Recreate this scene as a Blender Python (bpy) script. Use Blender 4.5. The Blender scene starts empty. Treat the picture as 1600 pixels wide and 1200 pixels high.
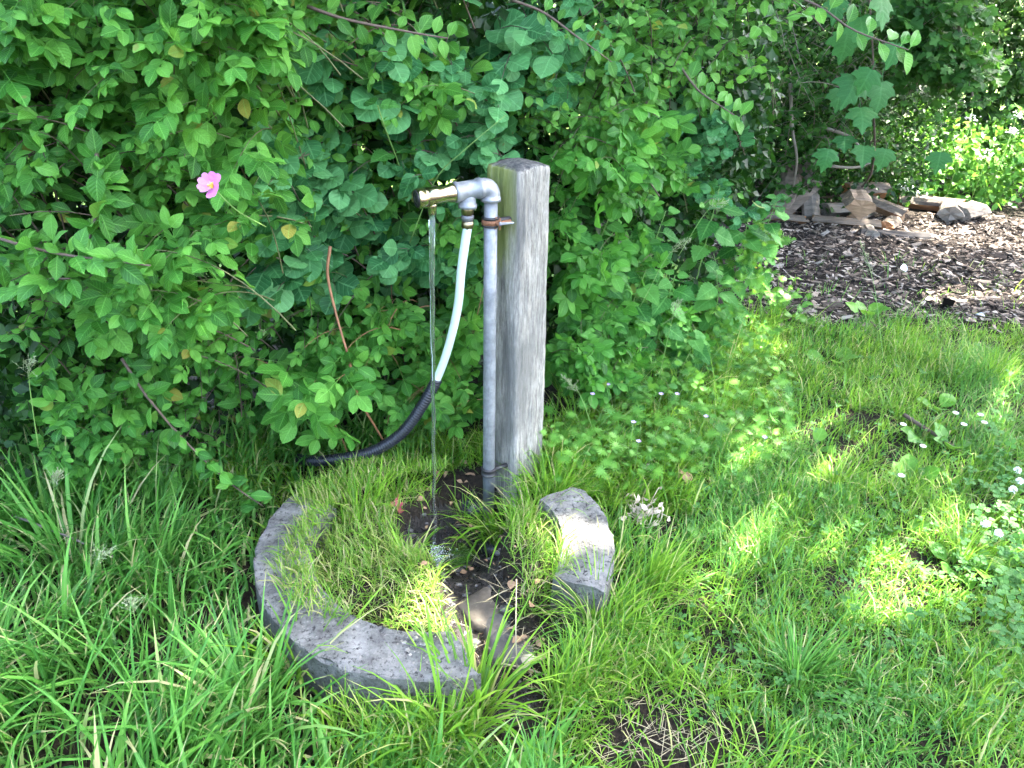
import bpy, bmesh, math, random
import numpy as np
from mathutils import Matrix, Vector

rng = np.random.default_rng(7)
random.seed(7)
scene = bpy.context.scene
COL = scene.collection

# ------------------------------------------------------------------ camera, sky, sun, exposure
CAM_H, PITCH, ROLL, FPX = 1.37, math.radians(27.5), math.radians(2.0), 1202.0
cam_d = bpy.data.cameras.new('camera')
cam = bpy.data.objects.new('camera', cam_d); COL.objects.link(cam)
cam_d.sensor_width = 36.0; cam_d.lens = 36.0 * FPX / 1600.0
cam_d.clip_start = 0.02; cam_d.clip_end = 600
cam.matrix_world = Matrix.Translation((0, 0, CAM_H)) @ Matrix.Rotation(math.pi/2 - PITCH, 4, 'X') @ Matrix.Rotation(ROLL, 4, 'Z')
scene.camera = cam

SUN_AZ, SUN_EL = math.radians(66), math.radians(58)          # azimuth from +Y towards +X
SUN = np.array([math.sin(SUN_AZ)*math.cos(SUN_EL), math.cos(SUN_AZ)*math.cos(SUN_EL), math.sin(SUN_EL)])
world = bpy.data.worlds.new('World'); scene.world = world; world.use_nodes = True
wn = world.node_tree.nodes; wl = world.node_tree.links
sky = wn.new('ShaderNodeTexSky'); sky.sky_type = 'NISHITA'; sky.sun_disc = False
sky.sun_elevation = SUN_EL; sky.sun_rotation = SUN_AZ
sky.air_density = 1.0; sky.dust_density = 4.5; sky.ozone_density = 0.6
bg = wn['Background']; bg.inputs['Strength'].default_value = 0.15
wl.new(sky.outputs[0], bg.inputs[0])
sd = bpy.data.lights.new('sun', 'SUN'); sd.energy = 4.6; sd.angle = math.radians(0.55); sd.color = (1.0, 0.93, 0.82)
so = bpy.data.objects.new('sun', sd); COL.objects.link(so)
so.rotation_euler = Vector(-SUN).to_track_quat('-Z', 'Y').to_euler()
so.location = (6, 4, 10)
scene.view_settings.view_transform = 'Standard'; scene.view_settings.look = 'None'
scene.view_settings.gamma = 1.0; scene.view_settings.use_curve_mapping = False
scene.view_settings.exposure = 3.9
scene.render.engine = 'CYCLES'
scene.cycles.max_bounces = 5; scene.cycles.transparent_max_bounces = 4
scene.cycles.diffuse_bounces = 2; scene.cycles.transmission_bounces = 6; scene.cycles.glossy_bounces = 3
scene.cycles.use_denoising = True
scene.cycles.use_adaptive_sampling = True; scene.cycles.adaptive_threshold = 0.03

# ------------------------------------------------------------------ where things stand (metres), helpers to read positions off the ground
CP, SP, CR, SR = math.cos(PITCH), math.sin(PITCH), math.cos(ROLL), math.sin(ROLL)
CAMP = np.array([0, 0, CAM_H])
def ray(px, py):
    x = (np.asarray(px, float)-800)/FPX; y = -(np.asarray(py, float)-600)/FPX
    x, y = CR*x - SR*y, SR*x + CR*y
    return np.stack([x, CP + y*SP, -SP + y*CP], -1)
def gz(px, py, z=0.0):
    d = ray(px, py); return CAMP + d*((z-CAM_H)/d[..., 2])[..., None]
def gy(px, py, Y):
    d = ray(px, py); return CAMP + d*(Y/d[..., 1])[..., None]
def proj(p):
    v = np.asarray(p, float) - CAMP
    x = v[..., 0]; y = v[..., 1]*SP + v[..., 2]*CP; z = v[..., 1]*CP - v[..., 2]*SP
    z = np.where(z < 0.05, 0.05, z)
    x, y = x/z, y/z; x, y = CR*x + SR*y, -SR*x + CR*y
    return 800+x*FPX, 600-y*FPX, z
def V3(*a): return np.array(a, float)
def nrm(v): return v/np.maximum(np.linalg.norm(v, axis=-1, keepdims=True), 1e-9)

def vnoise(x, y, s, seed=0):
    """cheap smooth pseudo noise in 2D, about -1..1"""
    r = np.random.default_rng(seed); o = 0
    for k in range(6):
        a = r.uniform(0, 6.283); f = s*r.uniform(.6, 1.9); o = o + np.sin((x*math.cos(a)+y*math.sin(a))*f*6.283 + r.uniform(0, 6.283))
    return o/3.2

# ------------------------------------------------------------------ mesh and object helpers
def mk_mesh(name, V, faces, uv=None, smooth=True):
    """V (n,3); faces: list of int arrays (m,3) or (m,4); uv per vertex (n,2)"""
    me = bpy.data.meshes.new(name)
    V = np.asarray(V, np.float32)
    faces = [np.asarray(f, np.int32) for f in faces if len(f)]
    loops = np.concatenate([f.ravel() for f in faces])
    tot = np.concatenate([np.full(len(f), f.shape[1], np.int32) for f in faces])
    start = np.concatenate([[0], np.cumsum(tot)[:-1]]).astype(np.int32)
    me.vertices.add(len(V)); me.vertices.foreach_set('co', V.ravel())
    me.loops.add(len(loops)); me.loops.foreach_set('vertex_index', loops)
    me.polygons.add(len(tot)); me.polygons.foreach_set('loop_start', start); me.polygons.foreach_set('loop_total', tot)
    me.polygons.foreach_set('use_smooth', np.full(len(tot), smooth))
    if uv is not None:
        l = me.uv_layers.new(name='UVMap'); l.data.foreach_set('uv', np.asarray(uv, np.float32)[loops].ravel())
    me.update(calc_edges=True); me.validate()
    return me

class Buf:
    def __init__(s): s.V = []; s.F = {3: [], 4: []}; s.U = []; s.n = 0
    def add(s, V, faces, uv=None):
        V = np.asarray(V, float).reshape(-1, 3)
        s.V.append(V); s.U.append(np.zeros((len(V), 2)) if uv is None else np.asarray(uv, float))
        for f in faces:
            f = np.asarray(f, int)
            if len(f): s.F[f.shape[1]].append(f + s.n)
        s.n += len(V)
    def mesh(s, name, off=(0, 0, 0), smooth=True):
        V = np.concatenate(s.V) - np.asarray(off); U = np.concatenate(s.U)
        return mk_mesh(name, V, [np.concatenate(f) for f in s.F.values() if f], U, smooth)

def link(name, data, mat=None, parent=None):
    o = bpy.data.objects.new(name, data); COL.objects.link(o)
    if mat is not None and data is not None and not data.materials: data.materials.append(mat)
    if parent is not None: o.parent = parent
    return o
def tag(o, label, cat, group=None, kind=None):
    if label: o['label'] = label
    if cat: o['category'] = cat
    if group: o['group'] = group
    if kind: o['kind'] = kind
    return o
def thing(name, label, cat, loc, group=None):
    o = bpy.data.objects.new(name, None); COL.objects.link(o); o.location = [float(c) for c in loc]; o.empty_display_size = .05
    return tag(o, label, cat, group)
def off(root): return np.array(root.location)
def part(name, buf, mat, root, parent=None, smooth=True, kind=None, label=None):
    """a buffer in world coordinates as a part of root (or a sub-part of parent, which sits at the root's origin)"""
    o = link(name, buf.mesh(name, off(root), smooth), mat, parent or root)
    if kind: o['kind'] = kind
    if label: o['label'] = label
    return o

def frames(path):
    path = np.asarray(path, float); t = np.gradient(path, axis=0); t = nrm(t)
    ref = V3(0, 0, 1) if abs(t[0][2]) < .9 else V3(1, 0, 0)
    n = [nrm(np.cross(t[0], ref))]
    for i in range(1, len(t)):
        v = n[-1] - t[i]*np.dot(n[-1], t[i]); n.append(nrm(v))
    n = np.array(n); return t, n, np.cross(t, n)
def tube(buf, path, rad, seg=8, caps=True, lumps=0):
    path = np.asarray(path, float); k = len(path); rad = np.broadcast_to(np.asarray(rad, float), (k,))
    t, n, b = frames(path); a = np.arange(seg)*2*math.pi/seg
    ring = np.cos(a)[None, :, None]*n[:, None] + np.sin(a)[None, :, None]*b[:, None]
    rr = rad[:, None, None]*(1 + (lumps*rng.normal(size=(k, seg, 1)) if lumps else 0))
    V = (path[:, None] + ring*rr).reshape(-1, 3)
    i = np.arange(k-1)[:, None]*seg; j = np.arange(seg)[None]; j2 = (j+1) % seg
    F = np.stack([i+j, i+j2, i+seg+j2, i+seg+j], -1).reshape(-1, 4)
    U = np.stack([np.tile(np.arange(seg)/seg, k), np.repeat(np.arange(k)/max(k-1, 1), seg)], 1)
    T = []
    if caps:
        V = np.vstack([V, path[0], path[-1]]); U = np.vstack([U, [0, 0], [0, 1]])
        c0, c1 = k*seg, k*seg+1
        for q in range(seg):
            T.append((c0, (q+1) % seg, q)); T.append((c1, (k-1)*seg+q, (k-1)*seg+(q+1) % seg))
    buf.add(V, [F, np.array(T).reshape(-1, 3)], U)
def smooth_path(pts, n):
    """Catmull-Rom through pts, n samples"""
    P = np.asarray(pts, float); P = np.vstack([2*P[0]-P[1], P, 2*P[-1]-P[-2]])
    m = len(P)-3; u = np.linspace(0, m-1e-6, n); i = u.astype(int); f = (u-i)[:, None]
    p0, p1, p2, p3 = P[i], P[i+1], P[i+2], P[i+3]
    return .5*((2*p1)+(-p0+p2)*f+(2*p0-5*p1+4*p2-p3)*f**2+(-p0+3*p1-3*p2+p3)*f**3)
def lathe(buf, a, b, prof, seg=20):
    """solid of revolution about a->b; prof: (t along in metres, radius)"""
    a = np.asarray(a, float); d = nrm(np.asarray(b, float)-a)
    path = np.array([a + d*t for t, r in prof])
    ref = V3(0, 0, 1) if abs(d[2]) < .9 else V3(1, 0, 0)
    n = nrm(np.cross(d, ref)); bb = np.cross(d, n); an = np.arange(seg)*2*math.pi/seg
    ring = np.cos(an)[:, None]*n + np.sin(an)[:, None]*bb
    V = (path[:, None] + ring[None]*np.array([r for t, r in prof])[:, None, None]).reshape(-1, 3)
    k = len(prof); i = np.arange(k-1)[:, None]*seg; j = np.arange(seg)[None]; j2 = (j+1) % seg
    F = np.stack([i+j, i+j2, i+seg+j2, i+seg+j], -1).reshape(-1, 4)
    V = np.vstack([V, path[0], path[-1]]); T = []
    for q in range(seg): T.append((k*seg, (q+1) % seg, q)); T.append((k*seg+1, (k-1)*seg+q, (k-1)*seg+(q+1) % seg))
    buf.add(V, [F, np.array(T)])

# ------------------------------------------------------------------ materials
def new_mat(name):
    m = bpy.data.materials.new(name); m.use_nodes = True
    nt = m.node_tree; nt.nodes.clear(); out = nt.nodes.new('ShaderNodeOutputMaterial')
    return m, nt, out
def N(nt, kind, **kw):
    n = nt.nodes.new(kind)
    for k, v in kw.items():
        if k in n.inputs: n.inputs[k].default_value = v
        else: setattr(n, k, v)
    return n
def ramp(nt, fac, stops):
    r = nt.nodes.new('ShaderNodeValToRGB'); e = r.color_ramp.elements
    while len(e) < len(stops): e.new(.5)
    for q, (p, c) in zip(e, stops): q.position = p; q.color = (*c, 1) if len(c) == 3 else c
    nt.links.new(fac, r.inputs[0]); return r.outputs[0]
def math_n(nt, op, a, b=None):
    n = nt.nodes.new('ShaderNodeMath'); n.operation = op
    for i, v in enumerate((a, b)):
        if v is None: continue
        if hasattr(v, 'links'): nt.links.new(v, n.inputs[i])
        else: n.inputs[i].default_value = v
    return n.outputs[0]
def mixc(nt, fac, a, b, mode='MIX'):
    n = nt.nodes.new('ShaderNodeMix'); n.data_type = 'RGBA'; n.blend_type = mode
    for sock, v in ((n.inputs[0], fac), (n.inputs[6], a), (n.inputs[7], b)):
        if hasattr(v, 'links'): nt.links.new(v, sock)
        else: sock.default_value = v if not isinstance(v, tuple) or len(v) == 4 else (*v, 1)
    return n.outputs[2]
def noise(nt, scale, detail=4, rough=.55, vec=None, kind='Object', stretch=None):
    n = nt.nodes.new('ShaderNodeTexNoise'); n.inputs['Scale'].default_value = scale; n.inputs['Detail'].default_value = detail
    n.inputs['Roughness'].default_value = rough
    if vec is None:
        tc = nt.nodes.new('ShaderNodeTexCoord'); vec = tc.outputs[kind]
    if stretch:
        mp = nt.nodes.new('ShaderNodeMapping'); mp.inputs['Scale'].default_value = stretch; nt.links.new(vec, mp.inputs[0]); vec = mp.outputs[0]
    nt.links.new(vec, n.inputs['Vector']); return n.outputs[0]
def bump(nt, h, strength, dist):
    b = nt.nodes.new('ShaderNodeBump'); b.inputs['Strength'].default_value = strength; b.inputs['Distance'].default_value = dist
    nt.links.new(h, b.inputs['Height']); return b.outputs[0]
def finish(nt, out, base, rough=.6, metal=0.0, normal=None, spec=.5, trans=None, tfac=0.0, **kw):
    p = nt.nodes.new('ShaderNodeBsdfPrincipled')
    for sock, v in (('Base Color', base), ('Roughness', rough), ('Metallic', metal)):
        if hasattr(v, 'links'): nt.links.new(v, p.inputs[sock])
        else: p.inputs[sock].default_value = (*v, 1) if isinstance(v, tuple) and len(v) == 3 else v
    p.inputs['Specular IOR Level'].default_value = spec
    for k, v in kw.items(): p.inputs[k].default_value = v
    if normal is not None: nt.links.new(normal, p.inputs['Normal'])
    if trans is not None:
        t = nt.nodes.new('ShaderNodeBsdfTranslucent'); mx = nt.nodes.new('ShaderNodeMixShader'); mx.inputs[0].default_value = tfac
        if hasattr(trans, 'links'): nt.links.new(trans, t.inputs[0])
        else: t.inputs[0].default_value = (*trans, 1)
        nt.links.new(p.outputs[0], mx.inputs[1]); nt.links.new(t.outputs[0], mx.inputs[2]); nt.links.new(mx.outputs[0], out.inputs[0])
    else: nt.links.new(p.outputs[0], out.inputs[0])
    return p

def rand_fac(nt):
    g = nt.nodes.new('ShaderNodeNewGeometry'); o = nt.nodes.new('ShaderNodeObjectInfo')
    return math_n(nt, 'FRACT', math_n(nt, 'ADD', g.outputs['Random Per Island'], math_n(nt, 'MULTIPLY', o.outputs['Random'], 7.31)))
def leaf_mat(name, dark, mid, light, tcol, tfac=.38, rough=.42, veins=7.0, vein_amt=.5, spec=.26, odd=None, cheap=False):
    m, nt, out = new_mat(name)
    r = rand_fac(nt)
    stops = [(0, dark), (.45, mid), (.9, light)] + ([] if cheap or name == 'rose_petal' else [(.988, light), (.997, (.30, .27, .05))])
    c = ramp(nt, r, stops)
    uv = nt.nodes.new('ShaderNodeUVMap'); sx = nt.nodes.new('ShaderNodeSeparateXYZ'); nt.links.new(uv.outputs[0], sx.inputs[0])
    au = math_n(nt, 'ABSOLUTE', sx.outputs[0])
    # midrib and side veins, by the leaf's own coordinates
    rib = math_n(nt, 'LESS_THAN', au, .07)
    ph = math_n(nt, 'FRACT', math_n(nt, 'MULTIPLY', math_n(nt, 'SUBTRACT', sx.outputs[1], math_n(nt, 'MULTIPLY', au, .28)), veins))
    tri = math_n(nt, 'ABSOLUTE', math_n(nt, 'SUBTRACT', ph, .5))          # 0 at a vein's middle
    sv = math_n(nt, 'LESS_THAN', tri, .07)
    vv = math_n(nt, 'MAXIMUM', rib, math_n(nt, 'MULTIPLY', sv, .6))
    c2 = mixc(nt, math_n(nt, 'MULTIPLY', vv, vein_amt), c, tuple(min(1, q*1.5+.03) for q in light))
    if cheap:
        finish(nt, out, c2, rough, spec=spec, trans=mixc(nt, .55, c2, (*tcol, 1)), tfac=tfac); return m
    bl = noise(nt, 34, 1, .6)
    c3 = mixc(nt, 1.0, c2, ramp(nt, bl, [(.3, (.80, .80, .80)), (.7, (1.12, 1.12, 1.12))]), 'MULTIPLY')
    if name != 'rose_petal': c3 = mixc(nt, ramp(nt, bl, [(.735, (0, 0, 0)), (.77, (.75, .75, .75))]), c3, (.20, .17, .06, 1))      # old spots
    nb = bump(nt, math_n(nt, 'SUBTRACT', math_n(nt, 'MULTIPLY', tri, .8), vv), .6, .003)
    t = mixc(nt, .55, c2, (*tcol, 1))
    finish(nt, out, c3, rough, normal=nb, spec=spec, trans=t, tfac=tfac)
    return m
def grass_mat(name, stops, tcol, tfac=.4, rough=.45):
    m, nt, out = new_mat(name)
    c = ramp(nt, rand_fac(nt), stops)
    uv = nt.nodes.new('ShaderNodeUVMap'); sx = nt.nodes.new('ShaderNodeSeparateXYZ'); nt.links.new(uv.outputs[0], sx.inputs[0])
    rib = math_n(nt, 'LESS_THAN', math_n(nt, 'ABSOLUTE', sx.outputs[0]), .14)
    c = mixc(nt, math_n(nt, 'MULTIPLY', rib, .30), c, (.26, .40, .12, 1))
    c = mixc(nt, ramp(nt, sx.outputs[1], [(0, (.55, .55, .55)), (.22, (0, 0, 0))]), c, (.28, .27, .12, 1))   # pale sheath at the foot
    tip = math_n(nt, 'MULTIPLY', math_n(nt, 'GREATER_THAN', sx.outputs[1], .84), math_n(nt, 'GREATER_THAN', math_n(nt, 'FRACT', math_n(nt, 'MULTIPLY', rand_fac(nt), 17.3)), .62))
    c = mixc(nt, math_n(nt, 'MULTIPLY', tip, .7), c, (.38, .32, .16, 1))
    finish(nt, out, c, rough, spec=.28, trans=mixc(nt, .5, c, (*tcol, 1)), tfac=tfac)
    return m
def plain(name, col, rough=.6, metal=0, var=.25, scale=20, bmp=0, bscale=60, spec=.5):
    m, nt, out = new_mat(name)
    n = noise(nt, scale, 5, .6)
    c = mixc(nt, 1.0, (*col, 1), ramp(nt, n, [(.25, (1-var,)*3), (.75, (1+var,)*3)]), 'MULTIPLY')
    nb = bump(nt, noise(nt, bscale, 5, .6), bmp, .004) if bmp else None
    finish(nt, out, c, rough, metal, nb, spec); return m

M = {}
M['rose'] = leaf_mat('rose_leaf', (0.017, 0.093, 0.014), (0.054, 0.215, 0.028), (0.135, 0.37, 0.055), (0.19, 0.45, 0.045), veins=8, vein_amt=.45)
M['rose_b'] = leaf_mat('rose_leaf_dark', (0.014, 0.085, 0.012), (0.044, 0.19, 0.022), (0.1, 0.31, 0.04), (0.14, 0.42, 0.04), veins=8, vein_amt=.45)
M['snow'] = leaf_mat('round_leaf', (0.018, 0.1, 0.034), (0.052, 0.2, 0.062), (0.115, 0.32, 0.11), (0.09, 0.36, 0.07), tfac=.28, rough=.55, veins=5, vein_amt=.45)
M['thorn'] = leaf_mat('blackthorn_leaf', (0.015, 0.08, 0.012), (0.046, 0.185, 0.024), (0.12, 0.34, 0.05), (0.17, 0.45, 0.04), rough=.36, veins=8, vein_amt=.45)
M['plum'] = leaf_mat('plum_leaf', (0.017, 0.09, 0.014), (0.056, 0.195, 0.028), (0.135, 0.35, 0.055), (0.19, 0.45, 0.045), rough=.36, veins=8, vein_amt=.45)
M['nettle'] = leaf_mat('nettle_leaf', (0.016, 0.1, 0.018), (0.046, 0.185, 0.032), (0.1, 0.29, 0.055), (0.12, 0.38, 0.05), rough=.6, veins=7, vein_amt=.5)
M['maple'] = leaf_mat('maple_leaf', (0.022, 0.1, 0.028), (0.034, 0.135, 0.036), (0.05, 0.17, 0.045), (0.08, 0.3, 0.05), tfac=.3, rough=.6, spec=.2, veins=6, vein_amt=.3)
M['haw'] = leaf_mat('hawthorn_leaf', (0.014, 0.06, 0.012), (0.028, 0.1, 0.018), (0.055, 0.165, 0.03), (0.13, 0.32, 0.04), rough=.55, spec=.2, veins=4, vein_amt=.15, cheap=True)
M['weed'] = leaf_mat('weed_leaf', (0.035, 0.13, 0.022), (0.075, 0.22, 0.032), (0.14, 0.33, 0.05), (0.24, 0.48, 0.05), veins=5, vein_amt=.2, cheap=True)
M['deep'] = leaf_mat('inner_leaf_shade', (0.005, 0.026, 0.004), (0.009, 0.04, 0.006), (0.018, 0.065, 0.009), (0.04, 0.13, 0.01), tfac=.3, veins=5, vein_amt=.15, cheap=True)  # near-black green: the shade inside the shrubs is put into the leaf colour
M['tree'] = leaf_mat('tree_leaf', (.03, .09, .02), (.05, .13, .028), (.07, .17, .03), (.18, .34, .05), tfac=.25, veins=5, vein_amt=.2, cheap=True)
M['plantain'] = leaf_mat('plantain_leaf', (0.05, 0.18, 0.022), (0.085, 0.25, 0.03), (0.13, 0.32, 0.04), (0.24, 0.48, 0.05), veins=3, vein_amt=.5)
M['clover'] = leaf_mat('clover_leaf', (0.045, 0.15, 0.035), (0.07, 0.2, 0.05), (0.1, 0.25, 0.06), (0.16, 0.38, 0.05), rough=.6, veins=3, vein_amt=.15)
M['grass'] = grass_mat('grass_blade', [(0, (.034, .125, .008)), (.35, (.092, .245, .014)), (.72, (.17, .36, .022)), (.90, (.25, .43, .04)), (.965, (.48, .43, .20))], (.26, .46, .05))
M['grass_cool'] = grass_mat('grass_blade_cool', [(0, (.018, .10, .014)), (.4, (.050, .20, .026)), (.8, (.11, .315, .045)), (.93, (.18, .38, .08)), (.97, (.46, .42, .22))], (.20, .42, .07))
M['grass_dry'] = grass_mat('grass_blade_dry', [(0, (.08, .18, .03)), (.4, (.14, .26, .035)), (.65, (.20, .32, .05)), (.8, (.34, .32, .14)), (.95, (.42, .36, .22))], (.34, .46, .06))
M['straw'] = plain('straw', (.30, .26, .16), .7, var=.3)
M['seed'] = plain('seed_head', (.24, .29, .15), .7, var=.3)
M['stalk'] = plain('green_stalk', (.14, .26, .06), .55, var=.2)
M['twig'] = plain('twig_bark', (.085, .060, .045), .8, var=.4, scale=60, bmp=.4)
M['twig_red'] = plain('red_cane', (.26, .12, .06), .6, var=.35, scale=40)
M['rose_stem'] = plain('rose_stem', (.085, .095, .035), .6, var=.4, scale=40)
M['bark'] = plain('tree_bark', (.16, .14, .11), .9, var=.5, scale=14, bmp=.9, bscale=26)

def soil_mat(name, a, b, c, meadow=False):
    m, nt, out = new_mat(name)
    n1 = noise(nt, 6, 6, .65); n2 = noise(nt, 70, 6, .7)
    col = mixc(nt, ramp(nt, n2, [(.35, (0, 0, 0)), (.62, (1, 1, 1))]), (*a, 1), (*b, 1))
    col = mixc(nt, ramp(nt, n1, [(.5, (0, 0, 0)), (.7, (.7, .7, .7))]), col, (*c, 1))
    if meadow:                                                   # beyond the hedge the ground is a mown field
        tc = nt.nodes.new('ShaderNodeTexCoord'); sx = nt.nodes.new('ShaderNodeSeparateXYZ'); nt.links.new(tc.outputs['Object'], sx.inputs[0])
        mk = ramp(nt, math_n(nt, 'MULTIPLY', sx.outputs[1], .05), [(.33, (0, 0, 0)), (.37, (1, 1, 1))])
        mk2 = math_n(nt, 'MULTIPLY', math_n(nt, 'GREATER_THAN', sx.outputs[1], 2.95), math_n(nt, 'LESS_THAN', sx.outputs[0], .95))
        col = mixc(nt, math_n(nt, 'MAXIMUM', mk, mk2), col, (.13, .23, .045, 1))
    finish(nt, out, col, .95, normal=bump(nt, n2, .9, .02), spec=.2)
    return m
M['soil'] = soil_mat('soil', (.012, .009, .007), (.034, .026, .018), (.022, .024, .012), True)
M['mulch'] = soil_mat('mulch', (.008, .006, .005), (.022, .016, .013), (.015, .012, .010))
M['wetsoil'] = soil_mat('wet_soil', (.012, .010, .009), (.030, .024, .019), (.04, .032, .024))

def concrete_mat():
    m, nt, out = new_mat('weathered_concrete')
    n1 = noise(nt, 11, 8, .72); n2 = noise(nt, 95, 5, .75); n3 = noise(nt, 30, 6, .7)
    c = ramp(nt, n1, [(.30, (.045, .045, .043)), (.43, (.125, .125, .119)), (.57, (.22, .219, .208)), (.74, (.35, .342, .315))])
    c = mixc(nt, ramp(nt, n2, [(.36, (1, 1, 1)), (.47, (0, 0, 0))]), c, (.022, .022, .023, 1))
    c = mixc(nt, ramp(nt, n2, [(.60, (0, 0, 0)), (.68, (.8, .8, .8))]), c, (.30, .29, .27, 1))
    g = nt.nodes.new('ShaderNodeNewGeometry'); sx = nt.nodes.new('ShaderNodeSeparateXYZ'); nt.links.new(g.outputs['Normal'], sx.inputs[0])
    side = math_n(nt, 'SUBTRACT', 1.0, math_n(nt, 'ABSOLUTE', sx.outputs[2]))
    moss = math_n(nt, 'MULTIPLY', side, ramp(nt, n3, [(.35, (.15, .15, .15)), (.6, (.75, .75, .75))]))
    c = mixc(nt, moss, c, (.070, .078, .052, 1))
    nb = bump(nt, math_n(nt, 'ADD', n2, math_n(nt, 'MULTIPLY', n3, 1.2)), 1.0, .010)
    finish(nt, out, c, .9, normal=nb, spec=.25); return m
M['concrete'] = concrete_mat()
M['stone'] = plain('grey_stone', (.075, .073, .068), .6, var=.7, scale=14, bmp=.8, bscale=50)
M['mudstone'] = plain('muddy_stone', (.10, .085, .065), .85, var=.6, scale=22, bmp=.8, bscale=50)
M['darkstone'] = plain('wet_dark_stone', (.035, .036, .042), .25, var=.4, scale=20, bmp=.5)
M['grit'] = plain('grit_pebble', (.24, .22, .19), .6, var=.6, scale=120)
M['pebble'] = plain('pale_pebble', (.42, .39, .35), .6, var=.4, scale=90)

def post_mat():
    m, nt, out = new_mat('weathered_wood')
    tc = nt.nodes.new('ShaderNodeTexCoord'); vec = tc.outputs['Object']
    g1 = noise(nt, 120, 9, .82, vec, stretch=(1, 1, .12)); g2 = noise(nt, 230, 6, .75, vec, stretch=(1, 1, .045)); big = noise(nt, 7, 4, .6, vec, stretch=(1, 1, .5))
    c = ramp(nt, g1, [(.30, (.05, .046, .04)), (.42, (.20, .19, .165)), (.55, (.36, .345, .305)), (.72, (.56, .54, .49))])
    c = mixc(nt, ramp(nt, g2, [(.36, (.75, .75, .75)), (.47, (0, 0, 0))]), c, (.06, .055, .048, 1))
    c = mixc(nt, ramp(nt, big, [(.38, (.75, .75, .75)), (.56, (0, 0, 0))]), c, (.13, .13, .12, 1))
    sx = nt.nodes.new('ShaderNodeSeparateXYZ'); nt.links.new(vec, sx.inputs[0])
    # algae stain running down the upper part of the face that carries the pipe
    edge = noise(nt, 16, 4, .6, vec, stretch=(1, 1, .25))
    zz = math_n(nt, 'ADD', sx.outputs[2], math_n(nt, 'MULTIPLY', math_n(nt, 'SUBTRACT', edge, .5), .55))
    top = ramp(nt, zz, [(.60, (0, 0, 0)), (.74, (1, 1, 1))])
    xm = ramp(nt, math_n(nt, 'ADD', math_n(nt, 'ADD', sx.outputs[0], .475), math_n(nt, 'MULTIPLY', edge, .05)), [(.452, (1, 1, 1)), (.495, (0, 0, 0))])
    nrmz = nt.nodes.new('ShaderNodeNewGeometry'); s2 = nt.nodes.new('ShaderNodeSeparateXYZ'); nt.links.new(nrmz.outputs['Normal'], s2.inputs[0])
    left = ramp(nt, math_n(nt, 'MULTIPLY', s2.outputs[0], -1.0), [(.3, (0, 0, 0)), (.55, (1, 1, 1))])
    st = math_n(nt, 'MULTIPLY', math_n(nt, 'MULTIPLY', top, xm), left)
    c = mixc(nt, math_n(nt, 'MULTIPLY', st, .8), c, (.21, .25, .045, 1))
    # rain-blackened end grain
    up = ramp(nt, s2.outputs[2], [(.55, (0, 0, 0)), (.8, (1, 1, 1))])
    c = mixc(nt, math_n(nt, 'MULTIPLY', up, ramp(nt, noise(nt, 55, 5, .7, vec), [(.35, (1, 1, 1)), (.75, (.25, .25, .25))])), c, (.040, .042, .048, 1))
    h = math_n(nt, 'ADD', g1, math_n(nt, 'MULTIPLY', g2, .8))
    finish(nt, out, c, .88, normal=bump(nt, h, .9, .006), spec=.25); return m
M['post'] = post_mat()
def zinc_mat():
    m, nt, out = new_mat('galvanised_steel')
    n = noise(nt, 26, 5, .65); n2 = noise(nt, 90, 4, .7, stretch=(1, 1, .12))
    c = ramp(nt, n, [(.3, (.13, .14, .155)), (.55, (.24, .255, .275)), (.8, (.36, .375, .395))])
    c = mixc(nt, ramp(nt, n2, [(.32, (.7, .7, .7)), (.45, (0, 0, 0))]), c, (.12, .12, .125, 1))
    finish(nt, out, c, ramp(nt, n, [(.3, (.62,)*3), (.8, (.42,)*3)]), .45, normal=bump(nt, n2, .25, .002), spec=.5); return m
M['zinc'] = zinc_mat()
M['brass'] = plain('polished_brass', (.56, .49, .34), .22, 1.0, var=.15, scale=30)
M['brassdark'] = plain('dull_brass', (.30, .25, .15), .38, 1.0, var=.3, scale=50)
M['rubber'] = plain('black_rubber', (.012, .012, .014), .45, var=.2)
M['rust'] = plain('rusty_steel', (.19, .085, .042), .8, .2, var=.5, scale=70, bmp=.6, bscale=140)
M['blackmetal'] = plain('black_clamp', (.035, .034, .036), .55, .3, var=.3)
M['conduit'] = plain('black_conduit', (.012, .014, .022), .38, var=.2)
def hose_mat():
    m, nt, out = new_mat('white_hose')
    finish(nt, out, (.62, .74, .69), .35, spec=.4, trans=(.8, .95, .88), tfac=.25); return m
M['hose'] = hose_mat()
def water_mat(name, bubbles):
    m, nt, out = new_mat(name)
    g = nt.nodes.new('ShaderNodeBsdfGlass'); g.inputs['IOR'].default_value = 1.33; g.inputs['Roughness'].default_value = .02; g.inputs[0].default_value = (.96, .98, .98, 1)
    nb = bump(nt, noise(nt, 160, 2, .5, stretch=(1, 1, .12)), .35, .003); nt.links.new(nb, g.inputs['Normal'])
    p = nt.nodes.new('ShaderNodeBsdfPrincipled'); p.inputs['Base Color'].default_value = (.8, .85, .85, 1); p.inputs['Roughness'].default_value = .12; nt.links.new(nb, p.inputs['Normal'])   # air bubbles
    mx = nt.nodes.new('ShaderNodeMixShader'); mx.inputs[0].default_value = bubbles; nt.links.new(g.outputs[0], mx.inputs[1]); nt.links.new(p.outputs[0], mx.inputs[2])
    nt.links.new(mx.outputs[0], out.inputs[0]); return m
M['water'] = water_mat('clear_water', .025); M['puddle'] = water_mat('puddle_water', 0.0)
M['foam'] = plain('water_foam', (.75, .80, .85), .25, var=.1)
M['petal'] = leaf_mat('rose_petal', (0.52, 0.17, 0.45), (0.60, 0.21, 0.52), (0.66, 0.27, 0.58), (0.8, 0.25, 0.65), tfac=.4, rough=.6, veins=3, vein_amt=.1)
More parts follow.
